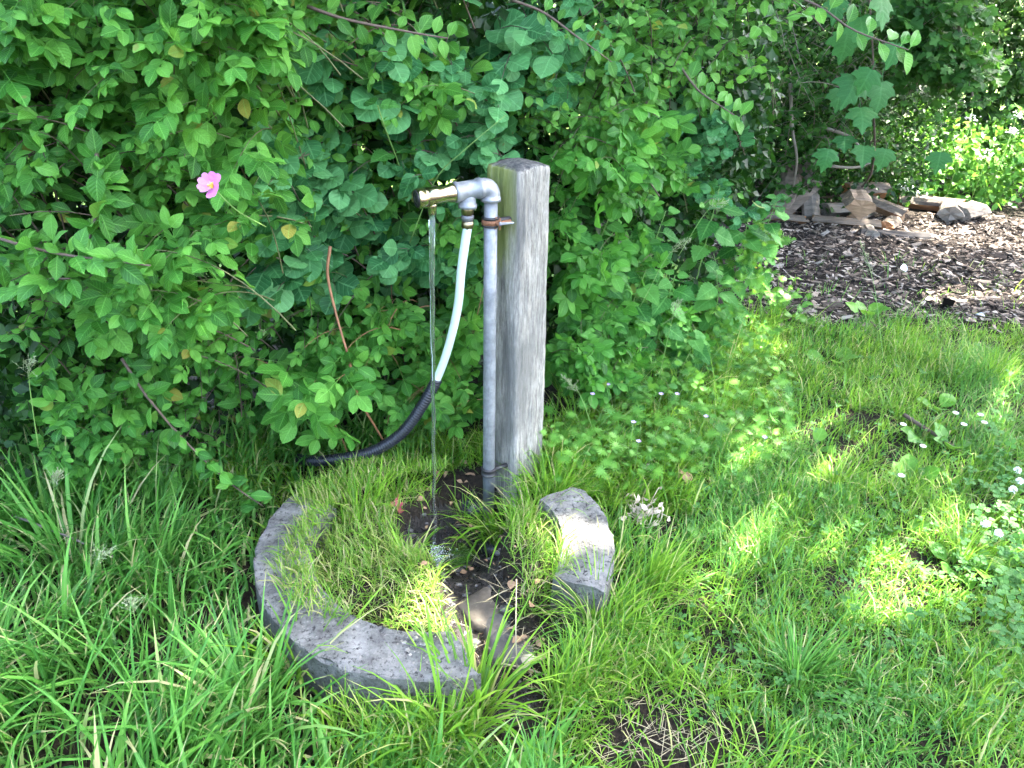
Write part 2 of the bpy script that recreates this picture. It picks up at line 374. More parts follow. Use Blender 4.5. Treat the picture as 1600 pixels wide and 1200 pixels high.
M['yellow'] = plain('yellow_stamens', (.75, .55, .06), .7, var=.3)
M['white'] = plain('white_petal', (.78, .78, .76), .7, var=.1)
M['lilac'] = plain('lilac_petal', (.42, .30, .58), .7, var=.15)
M['deadleaf'] = plain('dead_leaf', (.30, .19, .11), .85, var=.4, scale=60)
M['paledead'] = plain('withered_plant', (.46, .39, .29), .9, var=.35, scale=60)
M['redleaf'] = plain('red_leaf', (.34, .07, .08), .7, var=.4, scale=60)
M['chip'] = None
def chip_mat():
    m, nt, out = new_mat('wood_chip')
    c = ramp(nt, rand_fac(nt), [(0, (.014, .011, .009)), (.36, (.048, .037, .030)), (.58, (.115, .090, .070)), (.80, (.21, .17, .135)), (.97, (.36, .31, .26))])
    n = noise(nt, 140, 4, .6)
    c = mixc(nt, 1.0, c, ramp(nt, n, [(.3, (.7,)*3), (.7, (1.2,)*3)]), 'MULTIPLY')
    finish(nt, out, c, .9, spec=.2); return m
M['chip'] = chip_mat()
def log_mat(name, col, col2):
    m, nt, out = new_mat(name)
    g1 = noise(nt, 40, 5, .65, stretch=(.08, 1, 1)); c = ramp(nt, g1, [(.3, col2), (.65, col)])
    finish(nt, out, c, .85, normal=bump(nt, g1, .7, .006), spec=.2); return m
M['log_cut'] = log_mat('split_wood', (.30, .20, .12), (.15, .095, .055))
M['log_grey'] = log_mat('grey_old_wood', (.21, .185, .155), (.09, .08, .068))
M['log_bark'] = log_mat('log_bark', (.17, .14, .11), (.06, .048, .038))
M['log_dark'] = log_mat('dark_old_wood', (.06, .055, .052), (.025, .023, .022))
M['log_red'] = log_mat('reddish_wood', (.34, .17, .08), (.20, .10, .05))

# ------------------------------------------------------------------ the ground
RC = V3(-0.173, 1.54); R_OUT, R_IN, R_TOP = .446, .312, .12       # the broken concrete ring
PIT = V3(-0.12, 1.67)
def ang(px, py): p = gz(px, py, R_TOP); return math.atan2(p[1]-RC[1], p[0]-RC[0])
A_BREAK_F = ang(714, 1030); A_BREAK_R = ang(925, 918); A_TOP_R = ang(890, 757); A_TOP_L = ang(455, 762)
def seg_dist(x, y, a, b):
    a = np.asarray(a); b = np.asarray(b); d = b-a; t = np.clip(((x-a[0])*d[0]+(y-a[1])*d[1])/(d@d), 0, 1)
    return np.hypot(x-a[0]-t*d[0], y-a[1]-t*d[1])
def ground_h(x, y):
    x = np.asarray(x, float); y = np.asarray(y, float)
    h = .018*vnoise(x, y, .55, 3) + .008*vnoise(x, y, 2.1, 4)
    far = np.clip((np.hypot(x, y)-9)/20, 0, 1); h = h*(1-far)
    r = np.hypot(x-RC[0], y-RC[1])
    fill = 1/(1+np.exp((r-.30)/.012))                         # turf inside the ring
    h = h*(1-fill) + fill*(.088 + .012*vnoise(x, y, 3.0, 9))
    # the back of the ring is buried: the turf runs on behind the post
    b = np.exp(-((x-.03)/.22)**2 - ((y-1.92)/.13)**2); h = np.maximum(h, .085*b)
    # washed-out hollow under the tap and the run-off through the gap
    pit = np.exp(-(seg_dist(x, y, (-.17, 1.66), (-.06, 1.80))/.115)**4)
    run = np.exp(-(seg_dist(x, y, (-.12, 1.66), (-.005, 1.20))/.085)**4)
    h = h*(1-run) + run*np.minimum(h, -.012 + .012*vnoise(x, y, 5, 11))
    h = h*(1-pit) + pit*(-.085 + .015*vnoise(x, y, 6, 12))
    return h
def axis_pts(lo, hi, f0, f1, fine, far):
    a = list(np.arange(f0, f1, fine)); s = fine; v = f1; r = []
    while v < hi: r.append(v); s *= 1.22; v += s
    r.append(hi); s = fine; v = f0; l = []
    while v > lo:
        s *= 1.22; v -= s; l.append(max(v, lo))
    return np.array(l[::-1]+a+r)
gx_ = axis_pts(-120, 120, -.9, .7, .012, 4); gyy = axis_pts(-60, 200, 1.0, 2.2, .012, 4)
XX, YY = np.meshgrid(gx_, gyy); ZZ = ground_h(XX, YY)
nx, ny = len(gx_), len(gyy)
ii = np.arange(ny-1)[:, None]*nx + np.arange(nx-1)[None]
gb = Buf(); gb.add(np.stack([XX, YY, ZZ], -1).reshape(-1, 3), [np.stack([ii, ii+1, ii+nx+1, ii+nx], -1).reshape(-1, 4)])
ground = link('ground', gb.mesh('ground'), M['soil']); tag(ground, 'dark soil under the grass and hedge', None, kind='structure')

# wood chip bed: irregular sheet a little above the ground
def bed_in(x, y):
    lo = 3.34 + .10*vnoise(x, y*0, .5, 21) + .05*vnoise(x, y*0, 1.7, 22) + np.clip(1.25-x, 0, 2)*.55
    hi = 5.35 + .10*vnoise(x, y*0, .6, 23) + np.clip(x-2.6, 0, 9)*-.02
    left = 1.08 + .08*vnoise(y, y*0, .8, 24) + (y-3.4)*.15
    return (y > lo) & (y < hi) & (x > left) & (x < 5.2)
bxs = np.arange(.8, 5.3, .045); bys = np.arange(3.1, 5.6, .045); BX, BY = np.meshgrid(bxs, bys)
bz = ground_h(BX, BY) + .008 + .007*vnoise(BX, BY, 3, 25)
ok = bed_in(BX, BY); nbx = len(bxs)
q = np.arange(len(bys)-1)[:, None]*nbx + np.arange(nbx-1)[None]
okq = ok[:-1, :-1] & ok[1:, :-1] & ok[:-1, 1:] & ok[1:, 1:]
bb = Buf(); bb.add(np.stack([BX, BY, bz], -1).reshape(-1, 3), [np.stack([q, q+1, q+nbx+1, q+nbx], -1)[okq]])
bed = link('wood_chip_bed', bb.mesh('wood_chip_bed'), M['mulch']); tag(bed, 'dark bed of wood chips at the lawn edge', None, kind='structure')
def chip_template(r):
    """a thin splinter with slanted ends"""
    l, w, t = .5, r.uniform(.13, .3), r.uniform(.03, .07)
    V = np.array([[-l, -w, 0], [l*r.uniform(.6, 1), -w*r.uniform(.5, 1), 0], [l, w*r.uniform(.3, 1), 0], [-l*r.uniform(.6, 1), w, 0]])
    V = np.vstack([V, V*[.96, .9, 1] + [0, 0, t]]); V[:, 2] += .10*V[:, 0]**2*r.normal()
    F = np.array([[4, 5, 6, 7], [0, 1, 5, 4], [1, 2, 6, 5], [2, 3, 7, 6], [3, 0, 4, 7]])
    return dict(V=V, F=[F], U=np.zeros((8, 2)))

def inst(buf, T, Mx, P):
    """many copies of template T (V, F, U) with 3x3 matrices Mx (k,3,3, columns x y z) at P (k,3)"""
    if len(P) == 0: return
    k, n = len(P), len(T['V'])
    V = np.einsum('kij,nj->kni', Mx, T['V']) + P[:, None]
    base = (np.arange(k)*n)[:, None, None]
    buf.add(V.reshape(-1, 3), [(np.asarray(f)[None]+base).reshape(-1, np.asarray(f).shape[1]) for f in T['F']], np.tile(T['U'], (k, 1)))
def frame_from(axis, normal, L, W=None):
    a = nrm(axis); n = normal - a*np.sum(normal*a, -1, keepdims=True); n = nrm(n); x = np.cross(a, n)
    L = np.broadcast_to(np.asarray(L, float), (len(a),))[:, None]; W = L if W is None else np.broadcast_to(np.asarray(W, float), (len(a),))[:, None]
    return np.stack([x*W, a*L, n*L], -1)
def mat4(Mx, p):
    m = np.eye(4); m[:3, :3] = Mx; m[:3, 3] = p; return Matrix(m.tolist())

cts = [chip_template(rng) for _ in range(8)]
nch = 24000
cx = rng.uniform(.9, 4.9, nch); cy = 3.2 + 2.3*rng.uniform(0, 1, nch)**1.25
keep = bed_in(cx, cy) | (bed_in(cx, cy+.12) & (rng.random(nch) < .25)); cx, cy = cx[keep], cy[keep]
ln = rng.gamma(2.2, .0095, len(cx)) + .006
yaw = rng.normal(0, .9, len(cx)); tl = rng.normal(0, .28, len(cx))
ax = np.stack([np.cos(yaw)*np.cos(tl), np.sin(yaw)*np.cos(tl), np.sin(tl)], -1)
nn = nrm(np.stack([rng.normal(0, .3, len(cx)), rng.normal(0, .3, len(cx)), np.ones(len(cx))], -1))
xv = nrm(np.cross(nn, ax)); zz = np.cross(ax, xv)
CM = np.stack([ax*ln[:, None], xv*ln[:, None], zz*ln[:, None]*1.0], -1)
CPS = np.stack([cx, cy, ground_h(cx, cy)+.012+rng.uniform(0, .012, len(cx))], -1)
ppx, ppy, pz = proj(CPS); inframe = (ppx > 5) & (ppx < 1595)
order = np.argsort(-(ln/pz)*inframe); big = order[:260]; rest = order[260:]
cmeshes = []
for i, T in enumerate(cts):
    me = mk_mesh('wood_chip', T['V'], T['F'], T['U'], False); me.materials.append(M['chip']); cmeshes.append(me)
for k, i in enumerate(big):
    o = link('wood_chip', cmeshes[k % 8], None, bed); o.matrix_local = mat4(CM[i], CPS[i])
cb = Buf()
for t in range(8): s = rest[t::8]; inst(cb, cts[t], CM[s], CPS[s])
o = link('small_wood_chips', cb.mesh('small_wood_chips', smooth=False), M['chip'], bed); o['kind'] = 'stuff'

# ------------------------------------------------------------------ the broken concrete ring (two pieces)
def ring_piece(name, a0, a1, label, seed, skew=0.0):
    r = np.random.default_rng(seed); n = max(12, int(abs(a1-a0)/math.radians(1.6)))
    prof = []                                                   # cross-section (radius, z), going round
    for t in np.linspace(0, 1, 7): prof.append((R_OUT + .006*(1-t), -.24 + t*(R_TOP-.004+.24)))
    prof.append((R_OUT-.0012, R_TOP-.0012)); 
    for t in np.linspace(0, 1, 6): prof.append((R_OUT-.004 - t*(R_OUT-R_IN-.008), R_TOP))
    prof.append((R_IN+.004, R_TOP-.004))
    for t in np.linspace(0, 1, 5): prof.append((R_IN, R_TOP-.012 - t*(R_TOP-.012+.24)))
    prof = np.array(prof); m = len(prof)
    A = np.linspace(a0, a1, n); ca, sa = np.cos(A), np.sin(A)
    rad = np.tile(prof[:, 0], (n, 1)); z = np.tile(prof[:, 1], (n, 1))
    # the broken ends lean and are ragged; edges are chipped, the top is a little uneven
    e0 = np.exp(-np.arange(n)/2.0)[:, None]; e1 = e0[::-1]
    da = (e0*1 - e1*1)*np.sign(a1-a0)*(.010*r.normal(size=(1, m))*1.0 + .03*(z-R_TOP)/.3)
    rad += .0012*r.normal(size=rad.shape) + .004*np.sin(A*5+seed)[:, None]
    edge = np.isin(np.arange(m), [6, 7, 8])[None]
    chipd = np.clip(vnoise(A, A*0, 2.6, seed+5)-.2, 0, 1)[:, None]*.017 + np.clip(r.normal(size=(n, 1))-1.4, 0, 1)*.010
    rad -= edge*chipd*np.array([0, 0, 0, 0, 0, 0, .35, 1., .55]+[0]*(m-9))[None]
    z = z + .0010*r.normal(size=z.shape) - edge*chipd*np.array([0]*6+[.9, .8, .25]+[0]*(m-9))[None] + .004*np.sin(A*3.1+1)[:, None]*(z > 0)
    da = da + e1*np.sign(a1-a0)*skew*(rad-R_IN)/(R_OUT-R_IN)
    AA = A[:, None]+da
    V = np.stack([RC[0]+rad*np.cos(AA), RC[1]+rad*np.sin(AA), z], -1).reshape(-1, 3)
    i = np.arange(n-1)[:, None]*m; j = np.arange(m)[None]; j2 = (j+1) % m
    F = np.stack([i+j, i+j2, i+m+j2, i+m+j], -1).reshape(-1, 4)
    c0 = V[:m].mean(0)+.006*r.normal(size=3); c1 = V[-m:].mean(0)+.006*r.normal(size=3); V = np.vstack([V, c0, c1]); T = []
    for q in range(m): T.append((n*m, q, (q+1) % m)); T.append((n*m+1, (n-1)*m+(q+1) % m, (n-1)*m+q))
    mid = (a0+a1)/2; base = V3(RC[0]+.38*math.cos(mid), RC[1]+.38*math.sin(mid), 0)
    root = thing(name, label, 'concrete ring', base)
    b = Buf(); b.add(V, [F, np.array(T)])
    body = part('concrete_body', b, M['concrete'], root)
    body.data.set_sharp_from_angle(angle=math.radians(32))
    return root
aF = A_BREAK_F; aTL = A_TOP_L if A_TOP_L > 0 else A_TOP_L+2*math.pi
aF2 = aF if aF > 0 else aF + 2*math.pi
ring_big = ring_piece('broken_well_ring', aTL+.04, aF2, 'long curved piece of broken concrete well ring with grass growing inside', 5, skew=.10)
ring_small = ring_piece('broken_well_ring', A_TOP_R-.03, A_BREAK_R, 'short dark piece of broken concrete ring beside the post with a patch of sun', 6)
# washed-out aggregate on the long piece
def rock(r, n=1, sub=2, sq=(1, 1, .7), lump=.18):
    bm = bmesh.new(); bmesh.ops.create_icosphere(bm, subdivisions=sub, radius=.5)
    V = np.array([v.co[:] for v in bm.verts]); F = np.array([[v.index for v in f.verts] for f in bm.faces]); bm.free()
    d = sum(np.sin(V@r.normal(size=3)*k*2.4 + r.uniform(0, 6))/k for k in (2, 3, 5))[:, None]
    V = V*(1+lump*d)*np.array(sq); return dict(V=V, F=[F], U=np.zeros((len(V), 2)))
pb = Buf(); rr = np.random.default_rng(3)
for k in range(70):
    c = gz(rr.normal(640, 38), rr.normal(1018, 17), R_TOP); rad = math.hypot(c[0]-RC[0], c[1]-RC[1])
    if not R_IN+.012 < rad < R_OUT-.012: continue
    s = rr.gamma(3, .0016)+.002
    inst(pb, rock(rr, sub=1), (np.eye(3)*s)[None], np.array([[c[0], c[1], R_TOP-.0004]]))
part('exposed_pebbles', pb, M['grit'], ring_big, kind='stuff')

def slab(r, sq, lump=.06):
    bm = bmesh.new(); bmesh.ops.create_cube(bm, size=1.0); bmesh.ops.subdivide_edges(bm, edges=bm.edges[:], cuts=7, use_grid_fill=True)
    V = np.array([v.co[:] for v in bm.verts]); F = np.array([[v.index for v in f.verts] for f in bm.faces]); bm.free()
    V = V/np.maximum((np.abs(V*2)**7).sum(1)**(1/7), .2)[:, None]*np.abs(V*2).max(1)[:, None]
    d = sum(np.sin(V@r.normal(size=3)*k*2.6 + r.uniform(0, 6))/k for k in (1.5, 3, 6, 10))[:, None]
    V = V*(1+lump*d)+r.normal(0, .012, V.shape); return dict(V=V*np.array(sq), F=[F], U=np.zeros((len(V), 2)))
def place_rock(name, label, cat, p, size, sq, mat, seed, rot=0, group=None, sub=3, lump=.13):
    r = np.random.default_rng(seed); T = slab(r, sq) if name == 'flat_stone' else rock(r, sub=sub, sq=sq, lump=lump); c, s = math.cos(rot), math.sin(rot)
    V = T['V']*size @ np.array([[c, s, 0], [-s, c, 0], [0, 0, 1]]); o = link(name, mk_mesh(name, V, T['F'], T['U']), M[mat]); o.location = p
    return tag(o, label, cat, group)
p = gz(792, 985, .02); place_rock('flat_stone', 'flat grey stone lying in the gap of the broken ring', 'stone', (p[0]+.005, p[1], -.022), .16, (.66, 1.05, .40), 'stone', 11, .15)
p = gz(790, 925, .03); place_rock('flat_stone', 'pale mud covered stone between pit and gap of the ring', 'stone', (p[0]-.035, p[1]-.01, -.03), .15, (1.0, .8, .50), 'mudstone', 12, .7)
p = gz(738, 790, -.03); place_rock('dark_stone', 'wet black stone in the hollow behind the water stream', 'stone', (p[0], p[1], -.045), .085, (1, .8, .8), 'darkstone', 13)
p = gz(722, 752, .02); place_rock('pale_stone', 'small pale stone left of the pipe foot', 'stone', (p[0], p[1], -.005), .065, (1.1, .7, .6), 'pebble', 14, .4)
p = gz(770, 845, -.05); place_rock('dark_stone', 'dark round stone in the hollow right of the splash', 'stone', (p[0], p[1], -.075), .08, (1, .9, .7), 'darkstone', 15)
p = gz(655, 800, -.03); place_rock('dark_stone', 'dark stone in the hollow left of the falling water', 'stone', (p[0], p[1], -.05), .08, (1, .9, .7), 'darkstone', 16)

mx_ = np.arange(-.45, .16, .012); my_ = np.arange(1.02, 1.98, .012); MX, MY = np.meshgrid(mx_, my_)
wet = np.maximum(np.exp(-(seg_dist(MX, MY, (-.17, 1.66), (-.06, 1.80))/.125)**4), np.exp(-(seg_dist(MX, MY, (-.12, 1.66), (-.005, 1.14))/.088)**4)) + .12*vnoise(MX, MY, 5, 71)
nmx = len(mx_); q = np.arange(len(my_)-1)[:, None]*nmx + np.arange(nmx-1)[None]; okw = wet > .42; okq = okw[:-1, :-1] & okw[1:, :-1] & okw[:-1, 1:] & okw[1:, 1:]
wb = Buf(); wb.add(np.stack([MX, MY, ground_h(MX, MY)+.005+.003*vnoise(MX, MY, 14, 72)], -1).reshape(-1, 3), [np.stack([q, q+1, q+nmx+1, q+nmx], -1)[okq]])
def mud_mat():
    m, nt, out = new_mat('wet_mud'); n1 = noise(nt, 30, 6, .7); n2 = noise(nt, 110, 5, .7)
    c = ramp(nt, n2, [(.35, (.006, .005, .0045)), (.55, (.020, .016, .013)), (.72, (.06, .048, .036))])
    finish(nt, out, c, ramp(nt, n1, [(.42, (.12,)*3), (.6, (.75,)*3)]), normal=bump(nt, n2, 1.0, .012), spec=.5); return m
mud = link('mud', wb.mesh('mud'), mud_mat()); tag(mud, 'wet dark mud in the hollow and run-off of the tap', None, kind='structure')
gb_ = Buf(); rr = np.random.default_rng(44); P_ = np.column_stack([rr.uniform(-.32, .1, 900), rr.uniform(1.1, 1.9, 900)]); dd_ = np.minimum(seg_dist(P_[:, 0], P_[:, 1], (-.17, 1.66), (-.06, 1.80))-.03, seg_dist(P_[:, 0], P_[:, 1], (-.12, 1.66), (0, 1.14))); P_ = P_[dd_ < .085][:230]
rts = [rock(rr, sub=1, sq=(1, .8, .6)) for _ in range(5)]
for k, p_ in enumerate(P_):
    sz = rr.gamma(2.0, .0045)+.003; inst(gb_, rts[k % 5], (np.eye(3)*sz)[None], np.array([[p_[0], p_[1], float(ground_h(p_[0], p_[1]))+.004]]))
o = link('gravel', gb_.mesh('gravel', smooth=False), M['stone']); tag(o, 'small grit stones in the wet hollow under the tap', 'gravel', kind='stuff')

# ------------------------------------------------------------------ the post
pf = gz(805, 757, .075); PY = pf[1]                              # the front corner at the foot
ptop = gy(811, 267, PY+.004)
HS = .0585                                                        # half a side
axis = ptop - pf; PH = axis[2]; lean = axis[:2]/PH
th = math.radians(45+2)
fdir = V3(math.cos(math.radians(-90)), math.sin(math.radians(-90)))
rotp = math.radians(46)
def post_xy(u, v):
    c, s = math.cos(rotp), math.sin(rotp); return V3(c*u - s*v, s*u + c*v)
corner = post_xy(-HS, -HS)                                       # the corner that faces the camera
if corner[1] > 0: corner = -corner
pc = pf[:2] - corner
b = Buf(); rr = np.random.default_rng(21)
per = []                                                         # outline, rounded corners
ns = 17
for s_, e_ in (((-1, -1), (1, -1)), ((1, -1), (1, 1)), ((1, 1), (-1, 1)), ((-1, 1), (-1, -1))):
    for t in np.linspace(0, 1, ns)[:-1]:
        u = s_[0]+(e_[0]-s_[0])*t; v = s_[1]+(e_[1]-s_[1])*t
        k = .93 if t == 0 else (.985 if t in (1/16, 15/16) else 1.0); per.append((u*HS*k, v*HS*k))
per = np.array(per); m = len(per); zs = np.concatenate([np.linspace(-.35, 0, 4)[:-1], np.linspace(0, PH-.012, 46), [PH-.005, PH]])
crack = rr.normal(0, .0006, m); rows = []
groove = [(int(rr.integers(m)), rr.uniform(0, .7), rr.uniform(.15, .5), rr.uniform(.002, .005)) for _ in range(34)] + [(int(.82*m), .55, .45, .005), (int(.12*m), .1, .6, .004)]
for z in zs:
    k = 1.0 if z < PH-.008 else (.985 if z < PH-.002 else .955)
    k *= 1 + .018*math.sin(z*3.1+.6) - .05*max(0, (z-.8)/.2)*0
    wob = .0012*np.array([math.sin(z*7+i*.8)+math.sin(z*17+i*2.1) for i in range(m)])
    gr = np.zeros(m)
    for gi, g0, gl, gd in groove: gr[gi] -= gd*max(0, 1-((z-g0-gl/2)/(gl/2))**2)
    uv_ = per*k + nrm(per)*(crack+wob+gr+rr.normal(0, .0004, m))[:, None]
    c, s = math.cos(rotp), math.sin(rotp)
    xy = np.stack([c*uv_[:, 0]-s*uv_[:, 1], s*uv_[:, 0]+c*uv_[:, 1]], 1) + lean*z
    rows.append(np.column_stack([xy, np.full(m, z) + (.004*np.sin(per[:, 0]*60+1) if z > PH-.01 else 0)]))
V = np.concatenate(rows); n = len(zs)
i = np.arange(n-1)[:, None]*m; j = np.arange(m)[None]; j2 = (j+1) % m
F = np.stack([i+j, i+j2, i+m+j2, i+m+j], -1).reshape(-1, 4)
top_in = rows[-1].copy(); cen = top_in.mean(0); R1 = cen+(top_in-cen)*.6; R1[:, 2] = PH+.006; R2 = cen+(top_in-cen)*.25; R2[:, 2] = PH+.008
V = np.vstack([V, R1, R2, [[cen[0], cen[1], PH+.008]]]); k0 = (n-1)*m; T = []; F2 = []
for q_ in range(m):
    q2 = (q_+1) % m
    F2 += [(k0+q_, k0+q2, k0+m+q2, k0+m+q_), (k0+m+q_, k0+m+q2, k0+2*m+q2, k0+2*m+q_)]; T.append((k0+2*m+q_, k0+2*m+q2, k0+3*m))
b.add(V, [F, np.array(F2), np.array(T)])
post = link('wooden_post', b.mesh('wooden_post'), M['post']); post.location = (pc[0], pc[1], pf[2])
tag(post, 'weathered square wooden post standing behind the tap with green algae stain', 'post')

# ------------------------------------------------------------------ standpipe with tap
PR = .0168
PYp = PY - .005
E0 = gy(767, 291, PYp); foot = gz(765, 756, .0); foot = gy(765, 758, PYp-.004)
root = thing('standpipe', 'grey galvanised standpipe with brass push tap clamped to the wooden post', 'water tap', (foot[0], foot[1], 0))
T0 = gy(728, 296, PYp-.028); B1 = gy(707, 298, PYp-.043); B2 = gy(651, 306, PYp-.082)
T0[2] = E0[2]-.001; 
arm = nrm(V3(*(B2-E0)[:2], 0.0)); arm[2] = -.085; arm = nrm(arm)
def on_arm(t): return E0 + arm*t
LEN = float(np.dot(B2-E0, arm))
dn = nrm(foot - V3(0, 0, .25) - E0)
b = Buf(); tube(b, [E0+dn*.030, E0+dn*.3, E0+dn*.6, E0+dn*(E0[2]+.15)], PR, 20); pipe = part('riser_pipe', b, M['zinc'], root)
b = Buf()                                                        # elbow with its two beads
pts = [E0+dn*.034, E0+dn*.028, E0+dn*.0275, E0+dn*.022]
arc = []
for t in np.linspace(0, 1, 9):
    a_ = t*math.pi/2; arc.append(E0 + dn*.020*(1-math.sin(a_)) + arm*.020*(1-math.cos(a_)))
path = [E0+dn*.035, E0+dn*.0346, E0+dn*.026, E0+dn*.0255] + arc + [E0+arm*.0255, E0+arm*.026, E0+arm*.0346, E0+arm*.035]
rad = [.0165, .0248, .0248, .0228] + [.0226]*len(arc) + [.0228, .0248, .0248, .0165]
tube(b, path, rad, 20); part('elbow', b, M['zinc'], root)
tc_ = LEN*.345                                                   # tee centre along the arm
b = Buf(); tube(b, [on_arm(.030), on_arm(tc_-.03)], .0165, 18); part('nipple', b, M['zinc'], root)
b = Buf(); A_, B_ = on_arm(tc_-.036), on_arm(tc_+.030)
lathe(b, A_, B_, [(0, .015), (.0004, .0245), (.008, .0245), (.009, .0225), (.057, .0225), (.058, .0248), (.066, .0248), (.0664, .017)], 22)
tee = part('tee', b, M['zinc'], root)
tcp = on_arm(tc_-.004); down = nrm(V3(dn[0]*.3, dn[1]*.3, -1))
b = Buf(); lathe(b, tcp, tcp+down, [(0, .0185), (.022, .0195), (.032, .0205), (.033, .0225), (.041, .0225), (.0414, .015)], 22); part('tee_branch', b, M['zinc'], root, tee)
b = Buf(); c0 = tcp+down*.040
lathe(b, c0, c0+down, [(0, .0135), (.004, .0150), (.0045, .0150), (.016, .0150), (.0165, .0125), (.020, .0125)], 8); nut = part('hose_connector', b, M['brassdark'], root)
b = Buf(); lathe(b, c0+down*.019, c0+down, [(0, .012), (.001, .0145), (.009, .0150), (.010, .0132), (.016, .0132)], 18); part('connector_thread', b, M['zinc'], root, nut)
b = Buf(); lathe(b, c0+down*.033, c0+down, [(0, .012), (.001, .0160), (.016, .0160), (.017, .0125), (.019, .0118)], 6); part('connector_nut', b, M['brassdark'], root, nut)
hose_start = c0+down*.048
b0 = tc_+.029; bl_ = LEN - b0
b = Buf(); lathe(b, on_arm(b0), on_arm(LEN), [(0, .0190), (.0012, .0232), (.007, .0232), (.020, .0195), (.030, .0190), (.040, .0200), (bl_-.026, .0222), (bl_-.0255, .0205), (bl_-.0235, .0205), (bl_-.023, .0232), (bl_-.004, .0232), (bl_-.0005, .0215)], 28)
tapb = part('tap_body', b, M['brass'], root)
b = Buf(); lathe(b, on_arm(LEN-.001), on_arm(LEN+1), [(0, .0190), (.0012, .0205), (.004, .0195), (.0045, .0150), (.003, .0145), (.0032, .0085), (.006, .0075), (.0062, .0015)], 24); part('push_button', b, M['rubber'], root, tapb)
sp = on_arm(LEN-.037)
b = Buf(); lathe(b, sp+down*.012, sp+down, [(0, .0115), (.012, .0112), (.014, .0105), (.030, .0100), (.031, .0075)], 22); part('spout', b, M['brass'], root)
spout_end = sp+down*.042
# clamps
for ci, (py_, mt, scr) in enumerate(((346, 'rust', True), (735, 'blackmetal', False))):
    z = gy(765, py_, PYp)[2]; c = E0 + dn*((E0[2]-z)/abs(dn[2]))
    b = Buf(); lathe(b, c - dn*.013, c+dn, [(0, PR+.0005), (.0005, PR+.0050), (.004, PR+.0060), (.005, PR+.0040), (.019, PR+.0040), (.020, PR+.0060), (.0245, PR+.0045), (.025, PR+.0005)], 22)
    cl = part('pipe_clamp', b, M['blackmetal'], root)
    if scr:
        b = Buf(); lathe(b, c-dn*.006, c+dn, [(0, PR+.003), (.0004, PR+.0058), (.012, PR+.0058), (.0124, PR+.003)], 22); part('rusty_band', b, M['rust'], root, cl)
        d1 = nrm(V3(.86, -.5, 0)); e = c + nrm(V3(.75, -.66, 0))*(PR+.007)
        b = Buf()
        for k in (-1, 1): tube(b, [e+V3(0, 0, -.014)+d1*.006*k, e+V3(0, 0, .014)+d1*.006*k], .0032, 6)
        tube(b, [e-V3(.004, .003, 0), e+V3(.012, .006, .001), e+V3(.03, .02, .002)], .0052, 6, lumps=.15); part('clamp_lug', b, M['rust'], root, cl)
        b = Buf(); lathe(b, e+V3(.004, -.004, 0), e+V3(.05, -.004, .006), [(0, .0058), (.005, .0058), (.0052, .0034), (.034, .0030), (.036, .001)], 8); part('clamp_bolt', b, M['zinc'], root, cl)
    b = Buf(); tube(b, [c, c+V3(.035, .022, 0), c+V3(.06, .04, 0)], .007, 8); part('wall_bracket', b, M['blackmetal'], root, cl)

# hose with its corrugated sleeve
hp = [hose_start] + [gy(x_, y_, Y_) for x_, y_, Y_ in ((721, 420, PYp-.02), (716, 475, PYp-.01), (704, 530, PYp+.005), (687, 582, PYp+.02), (662, 630, PYp+.02), (628, 676, PYp+.03), (585, 704, PYp+.045), (535, 716, PYp+.07), (487, 720, PYp+.11), (450, 712, PYp+.24))]
hp = smooth_path(hp, 220); d_ = np.concatenate([[0], np.cumsum(np.linalg.norm(np.diff(hp, axis=0), axis=1))])
cutp = np.argmin(np.abs(proj(hp)[1]-594))
root = thing('drain_hose', 'white hose in a black corrugated sleeve curving from tap into the hedge', 'hose', (hp[cutp][0], hp[cutp][1], 0))
b = Buf(); tube(b, hp[:cutp+6:2], .0112, 16); part('white_hose', b, M['hose'], root)
seg_ = hp[cutp-1:]; dd = np.concatenate([[0], np.cumsum(np.linalg.norm(np.diff(seg_, axis=0), axis=1))]); tot = dd[-1]
nring = int(tot/.0085); ss = np.linspace(0, tot, nring*4+1)
cp = np.stack([np.interp(ss, dd, seg_[:, k]) for k in range(3)], 1)
rad = .0138 + .0026*np.tile([-1, .8, 1, .8], nring+1)[:len(ss)]
b = Buf(); tube(b, cp, rad, 14); part('corrugated_sleeve', b, M['conduit'], root)

# water
land = gz(680, 872, -.08); land[2] = -.08
w0 = spout_end; n = 70; t = np.linspace(0, 1, n); fall = w0[2]-land[2]
path = np.stack([w0[0]+(land[0]-w0[0])*np.sqrt(t), w0[1]+(land[1]-w0[1])*np.sqrt(t), w0[2]-fall*t], 1)
path[:, 0] += .0022*np.sin(t*38)*t; path[:, 1] += .002*np.sin(t*31+1)*t
r_ = .0078*(1-.50*t**.5) * (1+.06*np.sin(t*60)+.40*t**2*np.sin(t*120+.5)*np.sin(t*37))
root = thing('water_stream', 'clear stream of water falling from the brass spout into the hollow', 'water', (land[0], land[1], land[2]))
b = Buf(); tube(b, path, r_, 14, lumps=.04); part('water_jet', b, M['water'], root)
b = Buf(); rr = np.random.default_rng(8)
ax_, rings = np.arange(28)*2*math.pi/28, np.linspace(0, 1, 9)
P_ = [];
for q_ in rings:
    for a_ in ax_:
        R_ = q_*(.085+.015*math.sin(3*a_+1)); P_.append((land[0]+R_*math.cos(a_)*1.15, land[1]+R_*math.sin(a_), land[2]+.012+.006*math.sin(q_*24)*(1-q_)+.003*rr.normal()*(1-q_)))
F_ = [(i*28+j, i*28+(j+1) % 28, (i+1)*28+(j+1) % 28, (i+1)*28+j) for i in range(8) for j in range(28)]
b.add(P_, [np.array(F_)]); part('puddle', b, M['puddle'], root)
b = Buf(); br = rock(rr, sub=2, sq=(1, 1, 1), lump=.1)
